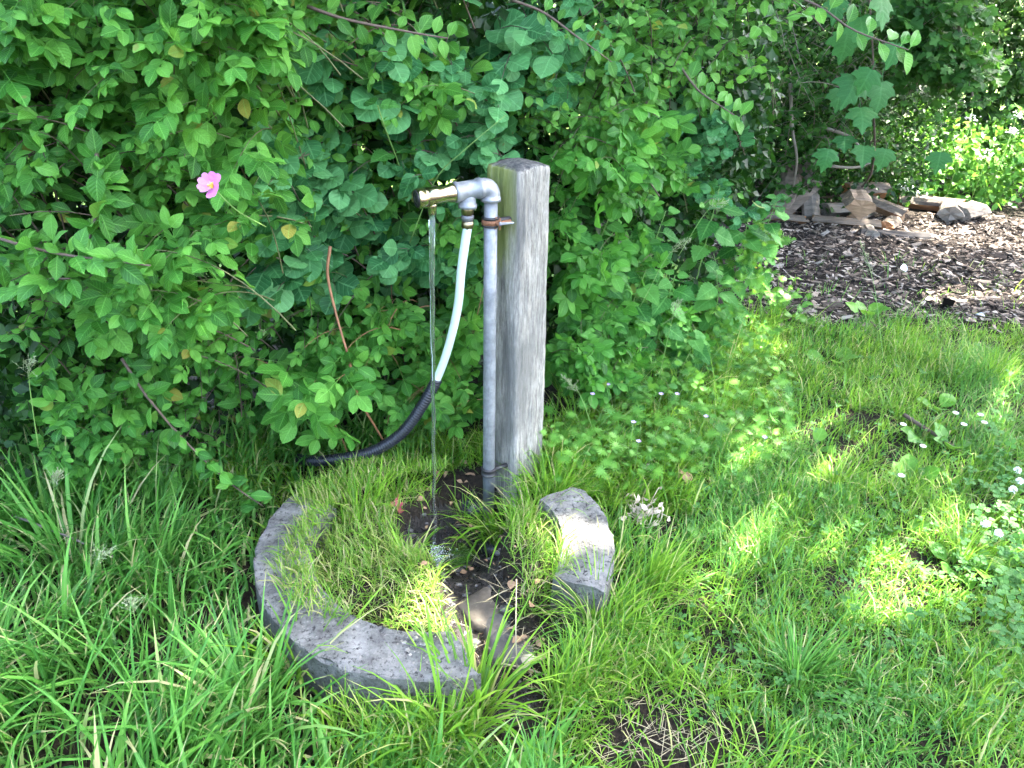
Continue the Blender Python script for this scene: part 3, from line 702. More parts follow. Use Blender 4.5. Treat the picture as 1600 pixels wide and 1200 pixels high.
br = rock(rr, sub=1, sq=(1, 1, 1.2), lump=.1)
for k in range(420):
    a_ = rr.uniform(0, 6.28); q_ = abs(rr.normal(0, .026)); s = rr.uniform(.0012, .0032)
    inst(b, br, (np.eye(3)*s)[None], np.array([[land[0]+q_*math.cos(a_), land[1]+q_*math.sin(a_), land[2]+.012+abs(rr.normal(0, .018))*max(.1, 1-q_/.05)]]))
part('splash_drops', b, M['foam'], root, kind='stuff')

# ------------------------------------------------------------------ leaf templates (length along +Y, width along X, upper side +Z)
def ovate(nst=5, W=.32, wide=.45, fold=.25, curl=.25, tip=1.0, teeth=0, petiole=.10, seed=0, sharp=1.0):
    r = np.random.default_rng(seed); n_ = nst if not teeth else teeth*2
    v = np.linspace(0, 1, n_+2)[1:-1]
    a = math.log(.5)/math.log(wide); prof = W*np.sin(math.pi*v**a)**sharp
    prof = prof*(1-.25*(v > .75)*tip*(v-.75)*2)
    if teeth: prof = prof*np.where(np.arange(n_) % 2 == 0, 1.10, .84)
    y = petiole + v*(1-petiole)
    if teeth: y = y + np.where(np.arange(n_) % 2 == 0, .012, 0)
    zc = -curl*(y**2)*.6 + .02*np.sin(y*9+seed)
    Vl = np.stack([-prof, y, zc + prof*fold + .012*r.normal(size=n_)], 1); Vm = np.stack([0*y, y, zc], 1); Vr = np.stack([prof, y, zc + prof*fold + .012*r.normal(size=n_)], 1)
    V = np.vstack([[[0, petiole, -.6*curl*petiole**2]], Vl, Vm, Vr, [[0, 1.0, -curl*.62]]]); U = np.vstack([[[0, 0]], np.stack([-np.ones(n_), v], 1), np.stack([0*v, v], 1), np.stack([np.ones(n_), v], 1), [[0, 1]]])
    L0, M0, R0, tp = 1, 1+n_, 1+2*n_, 1+3*n_; F = []; T = [(0, M0, L0), (0, R0, M0), (tp, L0+n_-1, M0+n_-1), (tp, M0+n_-1, R0+n_-1)]
    for i in range(n_-1): F += [(L0+i, M0+i, M0+i+1, L0+i+1), (M0+i, R0+i, R0+i+1, M0+i+1)]
    # petiole: a thin two-sided strip
    k = len(V); pw = .012; V = np.vstack([V, [[-pw, 0, 0], [pw, 0, 0], [pw, petiole+.02, .004], [-pw, petiole+.02, .004]]]); U = np.vstack([U, [[0, 0]]*4]); F.append((k, k+1, k+2, k+3))
    return dict(V=V, F=[np.array(F), np.array(T)], U=U)
def simple(W=.3, fold=.2, curl=.2):
    """inner leaf: four triangles"""
    V = np.array([[0, 0, 0], [-W, .5, W*fold-curl*.2], [0, .5, -curl*.2], [W, .5, W*fold-curl*.2], [0, 1, -curl*.8]]); U = np.array([[0, 0], [-1, .5], [0, .5], [1, .5], [0, 1]])
    return dict(V=V, F=[np.array([(0, 2, 1), (0, 3, 2), (1, 2, 4), (2, 3, 4)])], U=U)
def fan(outline, attach=(0, .1), fold=.12, droop=.15, petiole=0.0, flat=False):
    """palmate leaf from half an outline (x>=0, from base to tip), mirrored; centre at the petiole's end"""
    h = np.array(outline, float); full = np.vstack([h, (h*[-1, 1])[::-1][1:] if abs(h[-1][0]) < 1e-6 else (h*[-1, 1])[::-1]])
    if abs(h[0][0]) < 1e-6: full = full[:-1]
    z = fold*np.abs(full[:, 0]) - droop*(full[:, 0]**2+(full[:, 1]-attach[1])**2)
    mid = (full+np.array(attach))/2; zm = fold*np.abs(mid[:, 0]) - droop*.25*(mid[:, 0]**2+(mid[:, 1]-attach[1])**2) - .01
    n_ = len(full); V = np.vstack([[[attach[0], attach[1], 0]], np.column_stack([mid, zm]), np.column_stack([full, z])])
    ax_ = nrm(full-np.array(attach)); U = np.vstack([[[0, 0]], np.column_stack([mid[:, 0]*2, mid[:, 1]]), np.column_stack([full[:, 0]*2, full[:, 1]])])
    if flat:
        return dict(V=np.vstack([V[:1], V[1+n_:]]), F=[np.array([(0, 1+i, 1+(i+1) % n_) for i in range(n_)])], U=np.vstack([U[:1], U[1+n_:]]))
    T = [(0, 1+i, 1+(i+1) % n_) for i in range(n_)]; F = [(1+i, 1+n_+i, 1+n_+(i+1) % n_, 1+(i+1) % n_) for i in range(n_)]
    if petiole:
        k = len(V); V = np.vstack([V, [[-.012, attach[1], .003], [.012, attach[1], .003], [.012, attach[1]-petiole, .02], [-.012, attach[1]-petiole, .02]]]); U = np.vstack([U, [[0, 0]]*4]); F.append((k, k+1, k+2, k+3))
    return dict(V=V, F=[np.array(F), np.array(T)], U=U)
def merge(parts):
    b = Buf()
    for T, Mx, p in parts: inst(b, T, np.asarray(Mx)[None], np.asarray(p, float)[None])
    return dict(V=np.concatenate(b.V), F=[np.concatenate(f) for f in b.F.values() if f], U=np.concatenate(b.U))
def strip(p0, p1, w=.008):
    p0, p1 = np.asarray(p0, float), np.asarray(p1, float); d = nrm(p1-p0); s = nrm(np.cross(d, V3(0, 0, 1)))*w
    return dict(V=np.array([p0-s, p0+s, p1+s*.6, p1-s*.6]), F=[np.array([(0, 1, 2, 3)])], U=np.zeros((4, 2)))
def compound(pairs=3, seed=0, L=.40, W=.30, teeth=0, curl=.3):
    """rose-like leaf, total length about 1: rachis with leaflets in pairs and one at the end"""
    r = np.random.default_rng(seed); ps = []; y0 = np.linspace(.18, .60, pairs)
    z = lambda y: -.25*curl*y*y
    ps.append((strip((0, 0, 0), (0, .35, z(.35))), np.eye(3), (0, 0, 0))); ps.append((strip((0, .35, z(.35)), (0, .66, z(.66))), np.eye(3), (0, 0, 0)))
    def leaflet(p, a, size):
        T = ovate(6, W, .50, .22+r.normal(0, .06), curl+r.normal(0, .12), seed=int(r.integers(99)), petiole=.03, sharp=.66)
        axv = V3(math.sin(a), math.cos(a), r.normal(-.12, .12))[None]; nv = V3(r.normal(0, .18), r.normal(0, .18), 1)[None]
        ps.append((T, frame_from(axv, nv, size)[0], p))
    for i, y in enumerate(y0):
        for s in (-1, 1): leaflet((0, y+r.normal(0, .012), z(y)), s*math.radians(r.normal(58, 7)), L*(.78+.22*i/max(pairs-1, 1))*r.uniform(.9, 1.08))
    leaflet((0, .64, z(.64)), r.normal(0, .1), L*1.08)
    return merge(ps)
T_ROSE = [compound(3, s, L=.42, W=.30) for s in range(5)] + [compound(2, s+9, L=.46, W=.31) for s in range(3)]
T_SNOW = [ovate(7, .41, .50, .10+.03*(s % 3), .12+.08*(s % 4), petiole=.10, seed=s, sharp=.6, tip=.3) for s in range(6)]
T_THORN = [ovate(6, .27, .52, .3, .25+.1*s, petiole=.12, seed=s+20, sharp=.85) for s in range(6)]
T_PLUM = [ovate(6, .29, .50, .28, .2+.12*s, petiole=.14, seed=s+40, sharp=.82) for s in range(6)]
T_NET = [ovate(5, .33, .34, .16, .35+.12*s, teeth=9, petiole=.16, seed=s+60) for s in range(4)]
T_PLANT = [ovate(7, .30, .55, .22, .35+.1*s, petiole=.22, seed=s+80, sharp=.85) for s in range(4)]
T_TREE = [ovate(3, .33, .5, .2, .2, petiole=.1, seed=s+90) for s in range(3)]
T_SIMPLE = [simple(.30, .25, .2), simple(.36, .15, .35), simple(.27, .3, .1)]
mp = [(0, .02), (.14, -.04), (.28, .02), (.42, .06), (.36, .16), (.47, .24), (.54, .42), (.42, .42), (.34, .46), (.27, .52), (.30, .64), (.27, .76), (.18, .74), (.12, .80), (.07, .93), (0, 1.04)]
mp = [(x_*1.22, y_) for x_, y_ in mp]
T_MAPLE = [fan(mp, (0, .1), .10, .25, .5), fan(mp, (0, .1), .02, .45, .5), fan(mp, (0, .1), .18, .12, .5)]
hw = [(0, 0), (.10, .12), (.34, .28), (.40, .40), (.26, .42), (.24, .52), (.40, .62), (.36, .74), (.20, .78), (.12, .92), (0, .98)]
T_HAW = [fan(hw, (0, .3), .25, .25, flat=True), fan(hw, (0, .3), .1, .5, flat=True)]
ger = []
for k, a in enumerate(np.linspace(-165, 0, 7)):
    a0 = math.radians(a); ger += [(abs(math.sin(a0-.16))*.20, .45+math.cos(a0-.16)*.20), (abs(math.sin(a0-.10))*.46, .45+math.cos(a0-.10)*.46), (abs(math.sin(a0))*.55, .45+math.cos(a0)*.55)]
ger[-1] = (0, 1.0)
T_GER = [fan(ger, (0, .45), .15, .15, .5), fan(ger, (0, .45), .25, .3, .5)]
cl = []
for a in (0, 120, 240):
    a = math.radians(a); cl.append((ovate(2, .42, .55, .15, .15, petiole=.05, seed=3, sharp=.6), frame_from(V3(math.sin(a), math.cos(a), .15)[None], V3(0, 0, 1)[None], .5)[0], (0, 0, 0)))
cl.append((strip((0, 0, 0), (.05, .02, -1.2), .02), np.eye(3), (0, 0, 0)))
T_CLOVER = merge(cl)

# ------------------------------------------------------------------ shrubs: arching shoots with leaves set along them
UP = V3(0, 0, 1)
def hedge_Y(px, py):
    """distance of the hedge's outer leaves, control values smoothed"""
    C_ = np.array([(0, -200, 1.40), (300, -200, 1.5), (600, -200, 1.75), (900, -200, 2.2), (1150, -200, 2.6), (0, 0, 1.42), (300, 0, 1.5), (600, 0, 1.85), (900, 0, 2.25), (1150, 0, 2.7),
                   (0, 250, 1.42), (300, 250, 1.5), (560, 300, 1.98), (760, 300, 2.15), (900, 300, 2.2), (1100, 300, 2.75), (0, 450, 1.48), (250, 450, 1.52), (450, 450, 1.85), (650, 480, 2.08), (900, 450, 2.2), (1080, 450, 2.7),
                   (0, 700, 1.62), (250, 680, 1.78), (480, 640, 1.95), (700, 640, 2.05), (900, 560, 2.22), (1060, 540, 2.6), (1200, 420, 3.2), (-300, 300, 1.4), (-300, 700, 1.5)])
    px = np.asarray(px, float); py = np.asarray(py, float)
    w = 1/(((px[..., None]-C_[:, 0])/130)**2 + ((py[..., None]-C_[:, 1])/150)**2 + .25)**2
    return (w*C_[:, 2]).sum(-1)/w.sum(-1)
FRONT = nrm(V3(.12, -1, .25))
class Shrub:
    def __init__(s, name, label, cat, templates, mat, base, seed, twig='twig', n_obj=220, leafname='leaf'):
        s.root = thing(name, label, cat, base); s.T = templates; s.mat = mat; s.r = np.random.default_rng(seed); s.twigb = Buf()
        s.P = []; s.M = []; s.k = []; s.twig = twig; s.n_obj = n_obj; s.deep = Buf(); s.leafname = leafname; s.score = []
    def leaves(s, P, axis, normal, L, bonus=0.0):
        P = np.asarray(P, float)
        if len(P) == 0: return
        s.P.append(P); s.M.append(frame_from(axis, normal, L)); s.k.append(s.r.integers(0, len(s.T), len(P)))
        x, y, z = proj(P); ins = (x > 0) & (x < 1600) & (y > 0) & (y < 1200)
        s.score.append((np.broadcast_to(L, (len(P),))/z)*ins + bonus*ins)
    def shoot(s, tip, length, back, n, L, opposite=False, rad=.0015, droop=.35, up=.5, face=.6, jit=.4, start=.25, bonus=0., sag=0.25, axis_side=.9):
        r = s.r; tip = np.asarray(tip, float); d = nrm(np.asarray(back, float)); base = tip + d*length
        mid = (tip+base)/2 + UP*length*sag + r.normal(0, .04, 3)*length
        t = np.linspace(0, 1, 9)[:, None]; path = base*(1-t)**2 + 2*mid*t*(1-t) + tip*t*t
        tube(s.twigb, path[::1], rad*np.linspace(1.3, .45, 9), 5, caps=False)
        tt = np.linspace(start, 1, n) + r.normal(0, .012, n); tt = np.clip(tt, 0, 1)[:, None]
        P = base*(1-tt)**2 + 2*mid*tt*(1-tt) + tip*tt*tt; tan = nrm(2*(1-tt)*(mid-base) + 2*tt*(tip-mid))
        side0 = nrm(np.cross(tan, UP)); side1 = np.cross(tan, side0)
        if opposite:
            P = np.repeat(P, 2, 0); tan = np.repeat(tan, 2, 0); side0 = np.repeat(side0, 2, 0); side1 = np.repeat(side1, 2, 0); sg = np.tile([1, -1], n)
            a = np.repeat(np.where(np.arange(n) % 2 == 0, .15, .9), 2)+r.normal(0, .2, 2*n)
        else:
            sg = np.where(np.arange(n) % 2 == 0, 1, -1); a = r.normal(0, .7, n)
        k = len(P); sv = sg[:, None]*(side0*np.cos(a)[:, None] + side1*np.sin(a)[:, None])
        axis = tan*.55 + sv*axis_side + FRONT*.25 - UP*droop + r.normal(0, .2, (k, 3)); axis[-1] = tan[-1]+r.normal(0, .15, 3)
        nv = UP*up + FRONT*face + r.normal(0, jit, (k, 3))
        size = L*r.uniform(.72, 1.12, k)*np.where(np.linspace(0, 1, k) > .85, .8, 1.0)
        s.leaves(P, axis, nv, size, bonus)
    def blob(s, cx, cy, rx, ry, n, L, nleaf=7, length=.32, dY=0.0, Yfix=None, **kw):
        """n shoots whose tips lie over an elliptical patch of the hedge's face"""
        r = s.r; nc = max(1, int(n/3.6)); a = r.uniform(0, 6.283, nc); q = np.sqrt(r.uniform(0, 1, nc)); ci = np.arange(n) % nc      # shoots stand in bunches
        px = (cx+rx*q*np.cos(a))[ci] + r.normal(0, 1, n)*min(26, rx*.3); py = (cy+ry*q*np.sin(a))[ci] + r.normal(0, 1, n)*min(22, ry*.3)
        Y = (hedge_Y(px, py) if Yfix is None else np.full(n, Yfix)) + dY + (r.gamma(1.3, .075, nc)-.04)[ci] + r.gamma(1.5, .03, n) - .03
        tips = gy(px, py, Y); cs = r.uniform(.72, 1.22, nc)[ci]
        for t, csz in zip(tips, cs):
            if t[2] < .03: continue
            back = V3(r.normal(0, .42), r.uniform(.7, 1.3), r.normal(-.38, .36))
            s.shoot(t, length*r.uniform(.7, 1.3), back, max(3, int(nleaf*r.uniform(.7, 1.3))), L*csz*r.uniform(.9, 1.1), **kw)
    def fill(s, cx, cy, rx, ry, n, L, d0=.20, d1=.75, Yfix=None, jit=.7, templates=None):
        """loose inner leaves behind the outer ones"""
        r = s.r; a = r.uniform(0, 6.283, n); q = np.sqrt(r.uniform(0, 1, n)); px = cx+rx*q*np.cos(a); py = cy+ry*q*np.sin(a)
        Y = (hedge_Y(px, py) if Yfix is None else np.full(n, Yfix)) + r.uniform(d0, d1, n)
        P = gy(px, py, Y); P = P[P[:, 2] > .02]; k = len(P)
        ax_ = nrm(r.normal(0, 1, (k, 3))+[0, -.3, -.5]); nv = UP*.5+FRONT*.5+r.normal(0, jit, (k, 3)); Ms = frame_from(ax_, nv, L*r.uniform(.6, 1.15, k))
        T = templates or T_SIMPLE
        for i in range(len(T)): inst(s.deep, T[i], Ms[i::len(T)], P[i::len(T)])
    def build(s, deepmat='deep'):
        if s.P:
            P = np.concatenate(s.P); Ms = np.concatenate(s.M); k = np.concatenate(s.k); sc = np.concatenate(s.score); o_ = off(s.root)
            order = np.argsort(-sc); chosen = order[:s.n_obj]; chosen = chosen[sc[chosen] > 0]; rest = np.setdiff1d(order, chosen)
            ms = []
            for T in s.T: me = mk_mesh(s.leafname, T['V'], T['F'], T['U']); me.materials.append(M[s.mat]); ms.append(me)
            for i in chosen:
                o = link(s.leafname, ms[k[i]], None, s.root); o.matrix_local = mat4(Ms[i], P[i]-o_)
            b = Buf()
            for t in range(len(s.T)):
                sel = rest[k[rest] == t]; inst(b, s.T[t], Ms[sel], P[sel])
            if b.n: part('foliage', b, M[s.mat], s.root, kind='stuff')
        if s.twigb.n: part('branches', s.twigb, M[s.twig], s.root)
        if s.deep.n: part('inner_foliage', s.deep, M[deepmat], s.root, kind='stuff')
        return s.root

# wild rose, upper left, leaning out of the hedge
S = Shrub('rose_bush', 'bright green wild rose bush with one pink flower, top left of hedge', 'shrub', T_ROSE, 'rose', (-1.0, 1.95, 0), 101, 'rose_stem', 260)
for c in ((230, 60, 260, 130, 58), (60, 120, 130, 120, 18), (330, 120, 140, 90, 24), (180, 240, 140, 90, 20), (340, 340, 120, 80, 17), (200, -160, 420, 110, 50), (-150, 200, 120, 300, 30)): S.blob(*c, L=.100, nleaf=6, length=.34, start=.3)
S.blob(240, 450, 105, 60, 22, .115, nleaf=6, length=.34, dY=-.08, start=.3, bonus=.01)
S.blob(150, 650, 150, 80, 22, .10, nleaf=6, length=.30); S.blob(230, 720, 120, 60, 14, .085, nleaf=5, length=.22)
S.blob(210, 560, 90, 70, 9, .11, nleaf=6)
S.blob(520, 260, 120, 140, 12, .10, nleaf=6); S.blob(640, 330, 90, 110, 9, .095, nleaf=6); S.blob(680, 120, 80, 80, 8, .10, nleaf=6)
S.fill(200, 150, 330, 260, 5200, .05); S.fill(150, 560, 260, 220, 3600, .045); S.fill(-150, 300, 150, 400, 1500, .05); S.blob(150, -380, 480, 140, 40, .115, nleaf=6, length=.34, dY=.15); S.fill(200, -330, 480, 200, 3500, .06)
rose = S.build()
# the pink flower
fc = gy(333, 291, hedge_Y(np.array(333.), np.array(291.))-.13)
b = Buf(); fn = nrm(V3(-.22, -1, .45)); fr = frame_from(V3(0, .45, 1)[None], fn[None], 1.0)[0]
flower = link('flower', None, None, rose); flower.location = fc - off(rose)
petal = fan([(0, 0), (.18, .18), (.40, .50), (.46, .78), (.36, .98), (.16, 1.02), (0, .93)], (0, .15), .28, -.18)
pm = mk_mesh('petal', petal['V'], petal['F'], petal['U']); pm.materials.append(M['petal'])
for k in range(5):
    a = k*2*math.pi/5+.35; ax = fr@V3(math.sin(a), math.cos(a), (.12, .5, .3, .62, .2)[k]); nv = fn+.22*rng.normal(size=3)
    o = link('petal', pm, None, flower); o.matrix_local = mat4(frame_from(ax[None], nv[None], .0255)[0], fn*.0005*k)
b = Buf()
for k in range(46):
    a = rng.uniform(0, 6.28); q_ = rng.uniform(.1, 1)**.6; e = fr@V3(.0075*q_*math.cos(a), .0075*q_*math.sin(a), .006+.002*rng.random())
    tube(b, [fr@V3(.001*math.cos(a), .001*math.sin(a), 0), e], .0003, 3); inst(b, rock(rng, sub=1), (np.eye(3)*.0018)[None], e[None])
o = link('stamens', b.mesh('stamens'), M['yellow'], flower)
b = Buf(); tube(b, smooth_path([-fn*.001, -fn*.02+V3(0, 0, -.012), -fn*.07+V3(.004, 0, -.035), -fn*.16+V3(.008, 0, -.05)], 10), .0011, 6); inst(b, rock(rng, sub=1), (np.eye(3)*.006)[None], (-fn*.004)[None])
o = link('flower_stem', b.mesh('flower_stem'), M['stalk'], flower)

# rose sprays low in the middle and right of the post
S = Shrub('rose_bush', 'low rose bush with toothed leaflets between falling water and hose', 'shrub', T_ROSE, 'rose', (-.35, 2.3, 0), 102, 'twig_red', 150)
S.blob(560, 595, 105, 75, 24, .125, nleaf=6, length=.34, dY=-.10, start=.3); S.blob(500, 520, 80, 60, 9, .12, nleaf=6); S.blob(690, 640, 55, 70, 12, .11, nleaf=5, length=.25); S.blob(700, 560, 50, 90, 10, .11, nleaf=6)
S.blob(735, 480, 30, 60, 8, .11, nleaf=6, dY=.04); S.blob(710, 730, 35, 25, 6, .075, nleaf=4, length=.16)
for pts in (((516, 385, 1.90), (512, 430, 1.89), (525, 490, 1.88), (545, 560, 1.86)), ((545, 560, 1.86), (560, 620, 1.9), (600, 690, 2.0))):
    tube(S.twigb, smooth_path([gy(*q_) for q_ in pts], 16), np.linspace(.0045, .003, 16), 6)
S.fill(600, 560, 180, 180, 2600, .05); S.build()
S = Shrub('rose_bush', 'low bushy rose with small leaflets right of the wooden post', 'shrub', T_ROSE, 'rose_b', (.25, 2.5, 0), 103, 'rose_stem', 200)
S.blob(945, 470, 85, 90, 28, .105, nleaf=6, length=.28); S.blob(930, 560, 70, 40, 16, .095, nleaf=6, length=.22); S.blob(1010, 520, 60, 50, 14, .10, nleaf=6, length=.24); S.blob(990, 280, 110, 70, 22, .12, nleaf=6); S.blob(905, 380, 40, 80, 14, .11, nleaf=6)
S.fill(970, 440, 150, 180, 3600, .05); S.build()
S = Shrub('rose_bush', 'single bright rose spray above the post among round leaves', 'shrub', T_ROSE, 'rose', (.15, 2.6, .0), 104, 'rose_stem', 60)
S.blob(905, 125, 45, 30, 7, .15, nleaf=6, dY=-.06); S.blob(950, 215, 60, 40, 9, .13, nleaf=6, dY=-.02); S.build()

# round-leaved bush
S = Shrub('snowberry_bush', 'bush with round blue-green leaves behind the brass tap', 'shrub', T_SNOW, 'snow', (-.25, 2.45, 0), 105, 'twig', 290)
for c in ((590, 130, 150, 110, 26), (440, 370, 100, 100, 20), (570, 330, 120, 120, 26), (470, 200, 90, 110, 16), (690, 230, 90, 90, 15), (820, 90, 110, 75, 20), (640, 420, 90, 80, 14), (600, -150, 260, 110, 34), (730, 170, 80, 100, 14), (760, 330, 50, 120, 10)):
    S.blob(*c, L=.078, nleaf=5, length=.32, opposite=True, start=.2, rad=.0018, droop=.45, up=.55, face=.65, jit=.26, axis_side=.8)
S.fill(620, 260, 260, 330, 5200, .06); S.fill(620, 300, 260, 330, 3500, .07, .7, 1.3); S.fill(600, -150, 300, 130, 1800, .06); S.build()
S = Shrub('snowberry_bush', 'small dark blue-green round-leaved bush under the plum branches', 'shrub', T_SNOW, 'snow', (.75, 3.2, 0), 106, 'twig', 120)
S.blob(1090, 190, 60, 55, 26, .062, nleaf=6, length=.3, opposite=True, start=.2, droop=.4, face=.6, jit=.25, dY=.15); S.blob(1110, 260, 50, 50, 14, .062, nleaf=6, length=.3, opposite=True, dY=.15, jit=.25)
S.fill(1080, 200, 120, 140, 2200, .055, .3, .8); S.build()

# blackthorn with dark twigs, left
S = Shrub('blackthorn_bush', 'thorny bush with dark twigs and small pointed leaves, far left', 'shrub', T_THORN, 'thorn', (-1.25, 1.9, 0), 107, 'twig', 290)
for c in ((50, 250, 80, 120, 26), (60, 430, 140, 50, 14), (60, 560, 110, 80, 22), (330, 500, 160, 90, 36), (420, 560, 110, 90, 26), (100, 640, 120, 90, 20), (280, 640, 130, 70, 22), (300, 230, 90, 40, 12), (620, 210, 110, 110, 16), (480, 300, 90, 80, 12), (-150, 500, 130, 300, 30)):
    S.blob(*c, L=.046, nleaf=13, length=.36, start=.12, rad=.0017, jit=.45)
# long bare arching twigs
for pts in (((-40, 360, 1.42), (60, 390, 1.38), (150, 405, 1.36), (235, 415, 1.36)), ((-30, 470, 1.44), (60, 440, 1.40), (110, 435, 1.38)), ((190, 560, 1.60), (230, 620, 1.60), (290, 690, 1.62), (360, 755, 1.64), (410, 790, 1.66)), ((150, 230, 1.42), (155, 310, 1.42), (135, 390, 1.42))):
    tube(S.twigb, smooth_path([gy(*q_) for q_ in pts], 14), np.linspace(.0036, .0018, 14), 6)
    pp = smooth_path([gy(*q_) for q_ in pts], 42)[2:]; k = len(pp); r = S.r
    S.leaves(pp, nrm(r.normal(0, .8, (k, 3))+[.3, -.2, .2]), UP*.6+FRONT*.6+r.normal(0, .4, (k, 3)), .052*r.uniform(.6, 1.2, k), .01)
S.fill(300, 480, 280, 200, 4200, .04); S.fill(60, 300, 140, 260, 2200, .04); S.fill(20, 620, 170, 130, 1800, .045, .05, .6); S.build()

# blackthorn twigs across the top and plum further right
S = Shrub('plum_bush', 'light green wild plum branches along the top middle of the hedge', 'shrub', T_PLUM, 'plum', (.35, 2.9, 0), 108, 'twig', 290)
for c in ((520, 30, 110, 50, 20), (640, 70, 90, 50, 14), (960, 70, 110, 80, 28), (1060, 70, 110, 80, 30), (1140, 20, 80, 45, 18), (1010, 180, 90, 60, 26), (860, 190, 70, 60, 18), (1060, 130, 60, 60, 20), (900, 240, 70, 60, 14), (1000, -150, 260, 110, 40), (1050, 260, 80, 60, 16)):
    S.blob(*c, L=.047, nleaf=13, length=.38, start=.15, rad=.0017, jit=.42)
# one long branch reaching out to the right
for pts, L_ in ((((1150, -40, 2.55), (1270, 5, 2.5), (1330, 45, 2.48), (1390, 68, 2.47), (1420, 78, 2.47)), .075), (((1060, 100, 2.6), (1090, 140, 2.58), (1125, 165, 2.56), (1155, 185, 2.55)), .07), (((800, 0, 2.1), (850, 20, 2.1), (905, 60, 2.1), (960, 100, 2.15)), .05), (((480, 10, 1.75), (540, 30, 1.75), (640, 50, 1.78), (700, 60, 1.8)), .05)):
    p_ = smooth_path([gy(*q_) for q_ in pts], 16); tube(S.twigb, p_, np.linspace(.0042, .0016, 16), 6); pp = p_[3:]; k = len(pp); r = S.r
    sg = np.where(np.arange(k) % 2 == 0, 1, -1)[:, None]
    S.leaves(pp, V3(.5, -.1, .0)+sg*V3(-.1, .3, .9)+r.normal(0, .15, (k, 3)), FRONT*.8+UP*.5+r.normal(0, .25, (k, 3)), L_*r.uniform(.7, 1.05, k), .01)
S.fill(980, 150, 240, 260, 5400, .045); S.fill(1000, -150, 300, 140, 2000, .045); S.build()

# ------------------------------------------------------------------ nettles
NETG = 'nettles along the hedge'
def nettle(px, py, Y, L, label, seed, n=8, deep=.06):
    r = np.random.default_rng(seed); top = gy(px, py, Y); zb = float(ground_h(top[0], top[1]+.05)); base = V3(top[0]+r.normal(0, .05), top[1]+deep+abs(r.normal(0, .04)), zb)
    root = thing('nettle', label, 'nettle', base, NETG)
    p_ = smooth_path([base, base*.35+top*.65+r.normal(0, .02, 3)*[1, 1, 0]+[0, deep*.35, 0], top], 14); b = Buf(); tube(b, p_, np.linspace(.0034, .0014, 14), 6); part('stem', b, M['stalk'], root)
    ms = NETM; tt = np.linspace(1, .35, n); ph = r.uniform(0, 3.14)
    for i, t in enumerate(tt):
        P = p_[0]*0 + np.array([np.interp(t*13, np.arange(14), p_[:, k]) for k in range(3)])
        for s in (0, 1):
            a = ph + i*math.pi/2 + s*math.pi + r.normal(0, .15); sz = L*(.42+.58*min(1, i/2.2))*r.uniform(.88, 1.1)*(1 if i < 6 else .85)
            ax_ = V3(math.cos(a), math.sin(a), .30-.12*i+r.normal(0, .1)); nv = UP*.8 - V3(0, .45, 0) + V3(math.cos(a), math.sin(a), 0)*.35+r.normal(0, .1, 3)
            o = link('leaf', ms[int(r.integers(len(ms)))], None, root); o.matrix_local = mat4(frame_from(ax_[None], nv[None], sz)[0], P-base)
    return root
NETM = []
for T in T_NET: me = mk_mesh('nettle_leaf', T['V'], T['F'], T['U']); me.materials.append(M['nettle']); NETM.append(me)
for k, a in enumerate([(590, 165, 1.80, .13, 'tall nettle with two large hanging leaves left above the tap'), (690, 400, 2.22, .10, 'dark nettle behind the white hose and falling water'), (955, 330, 2.45, .13, 'nettle with broad leaf just right of post top'), (1040, 330, 2.65, .13, 'nettle standing in middle of the patch right of the post'),
                       (1055, 430, 2.55, .12, 'nettle with drooping leaves above the cranesbill patch'), (1075, 520, 2.60, .11, 'lowest nettle at the lawn edge right of the post'), (1125, 290, 2.9, .13, 'nettle below the round-leaved dark bush'), (1170, 340, 3.1, .13, 'nettle at left end of the wood chip bed'), (1215, 310, 3.15, .12, 'tall nettle standing in front of the firewood, most right of its patch'),
                       (1010, 420, 2.5, .12, 'nettle between post and the seed grass'), (1120, 430, 2.85, .12, 'nettle near yellow flowers at the wood chip edge'), (450, 600, 2.05, .11, 'dark nettle low in hedge above the black sleeve'), (880, 290, 2.35, .12, 'nettle half hidden behind the post'), (395, 650, 2.02, .10, 'small dark nettle at the hedge foot left of the sleeve'), (1150, 480, 2.95, .10, 'short nettle where lawn meets the wood chips')]):
    nettle(*a, seed=300+k, deep=.7 if k == 0 else (.25 if k in (1, 11, 13) else .06), n=4 if k == 0 else 8)

# ------------------------------------------------------------------ hawthorn, maple and far shrubs on the right
S = Shrub('hawthorn_tree', 'dark hawthorn thicket with tiny lobed leaves behind the firewood', 'tree', T_HAW, 'haw', (1.9, 5.9, 0), 120, 'bark', 200)
for c in ((1190, 120, 90, 120, 60, 4.6), (1280, 160, 110, 140, 90, 4.9), (1350, 60, 120, 90, 50, 5.2), (1240, 250, 100, 60, 50, 5.1), (1380, 220, 80, 80, 40, 5.2), (1330, 290, 90, 30, 24, 5.4), (1200, -150, 250, 120, 60, 4.8)):
    S.blob(*c[:5], L=.048, nleaf=18, length=.55, start=.05, Yfix=c[5], rad=.003, jit=.5, axis_side=1.1, sag=.1)
for pts in (((1235, 130, 5.0), (1238, 200, 5.0), (1245, 250, 5.0), (1238, 300, 5.1)), ((1190, 150, 4.9), (1160, 200, 4.9), (1150, 250, 5.0)), ((1290, 200, 5.0), (1330, 215, 5.0), (1350, 240, 5.0)), ((1260, 255, 5.1), (1330, 262, 5.1), (1360, 255, 5.1))):
    tube(S.twigb, smooth_path([gy(*q_) for q_ in pts], 14), np.linspace(.012, .006, 14), 6)
S.fill(1260, 150, 240, 220, 14000, .05, 0, 1.1, Yfix=5.2); S.fill(1200, -180, 300, 140, 2500, .06, 0, 1, Yfix=5.0); S.build()
S = Shrub('hawthorn_tree', 'hanging hawthorn branch with pale lobed leaves, top right', 'tree', T_HAW, 'haw', (3.0, 5.6, 0), 121, 'bark', 260)
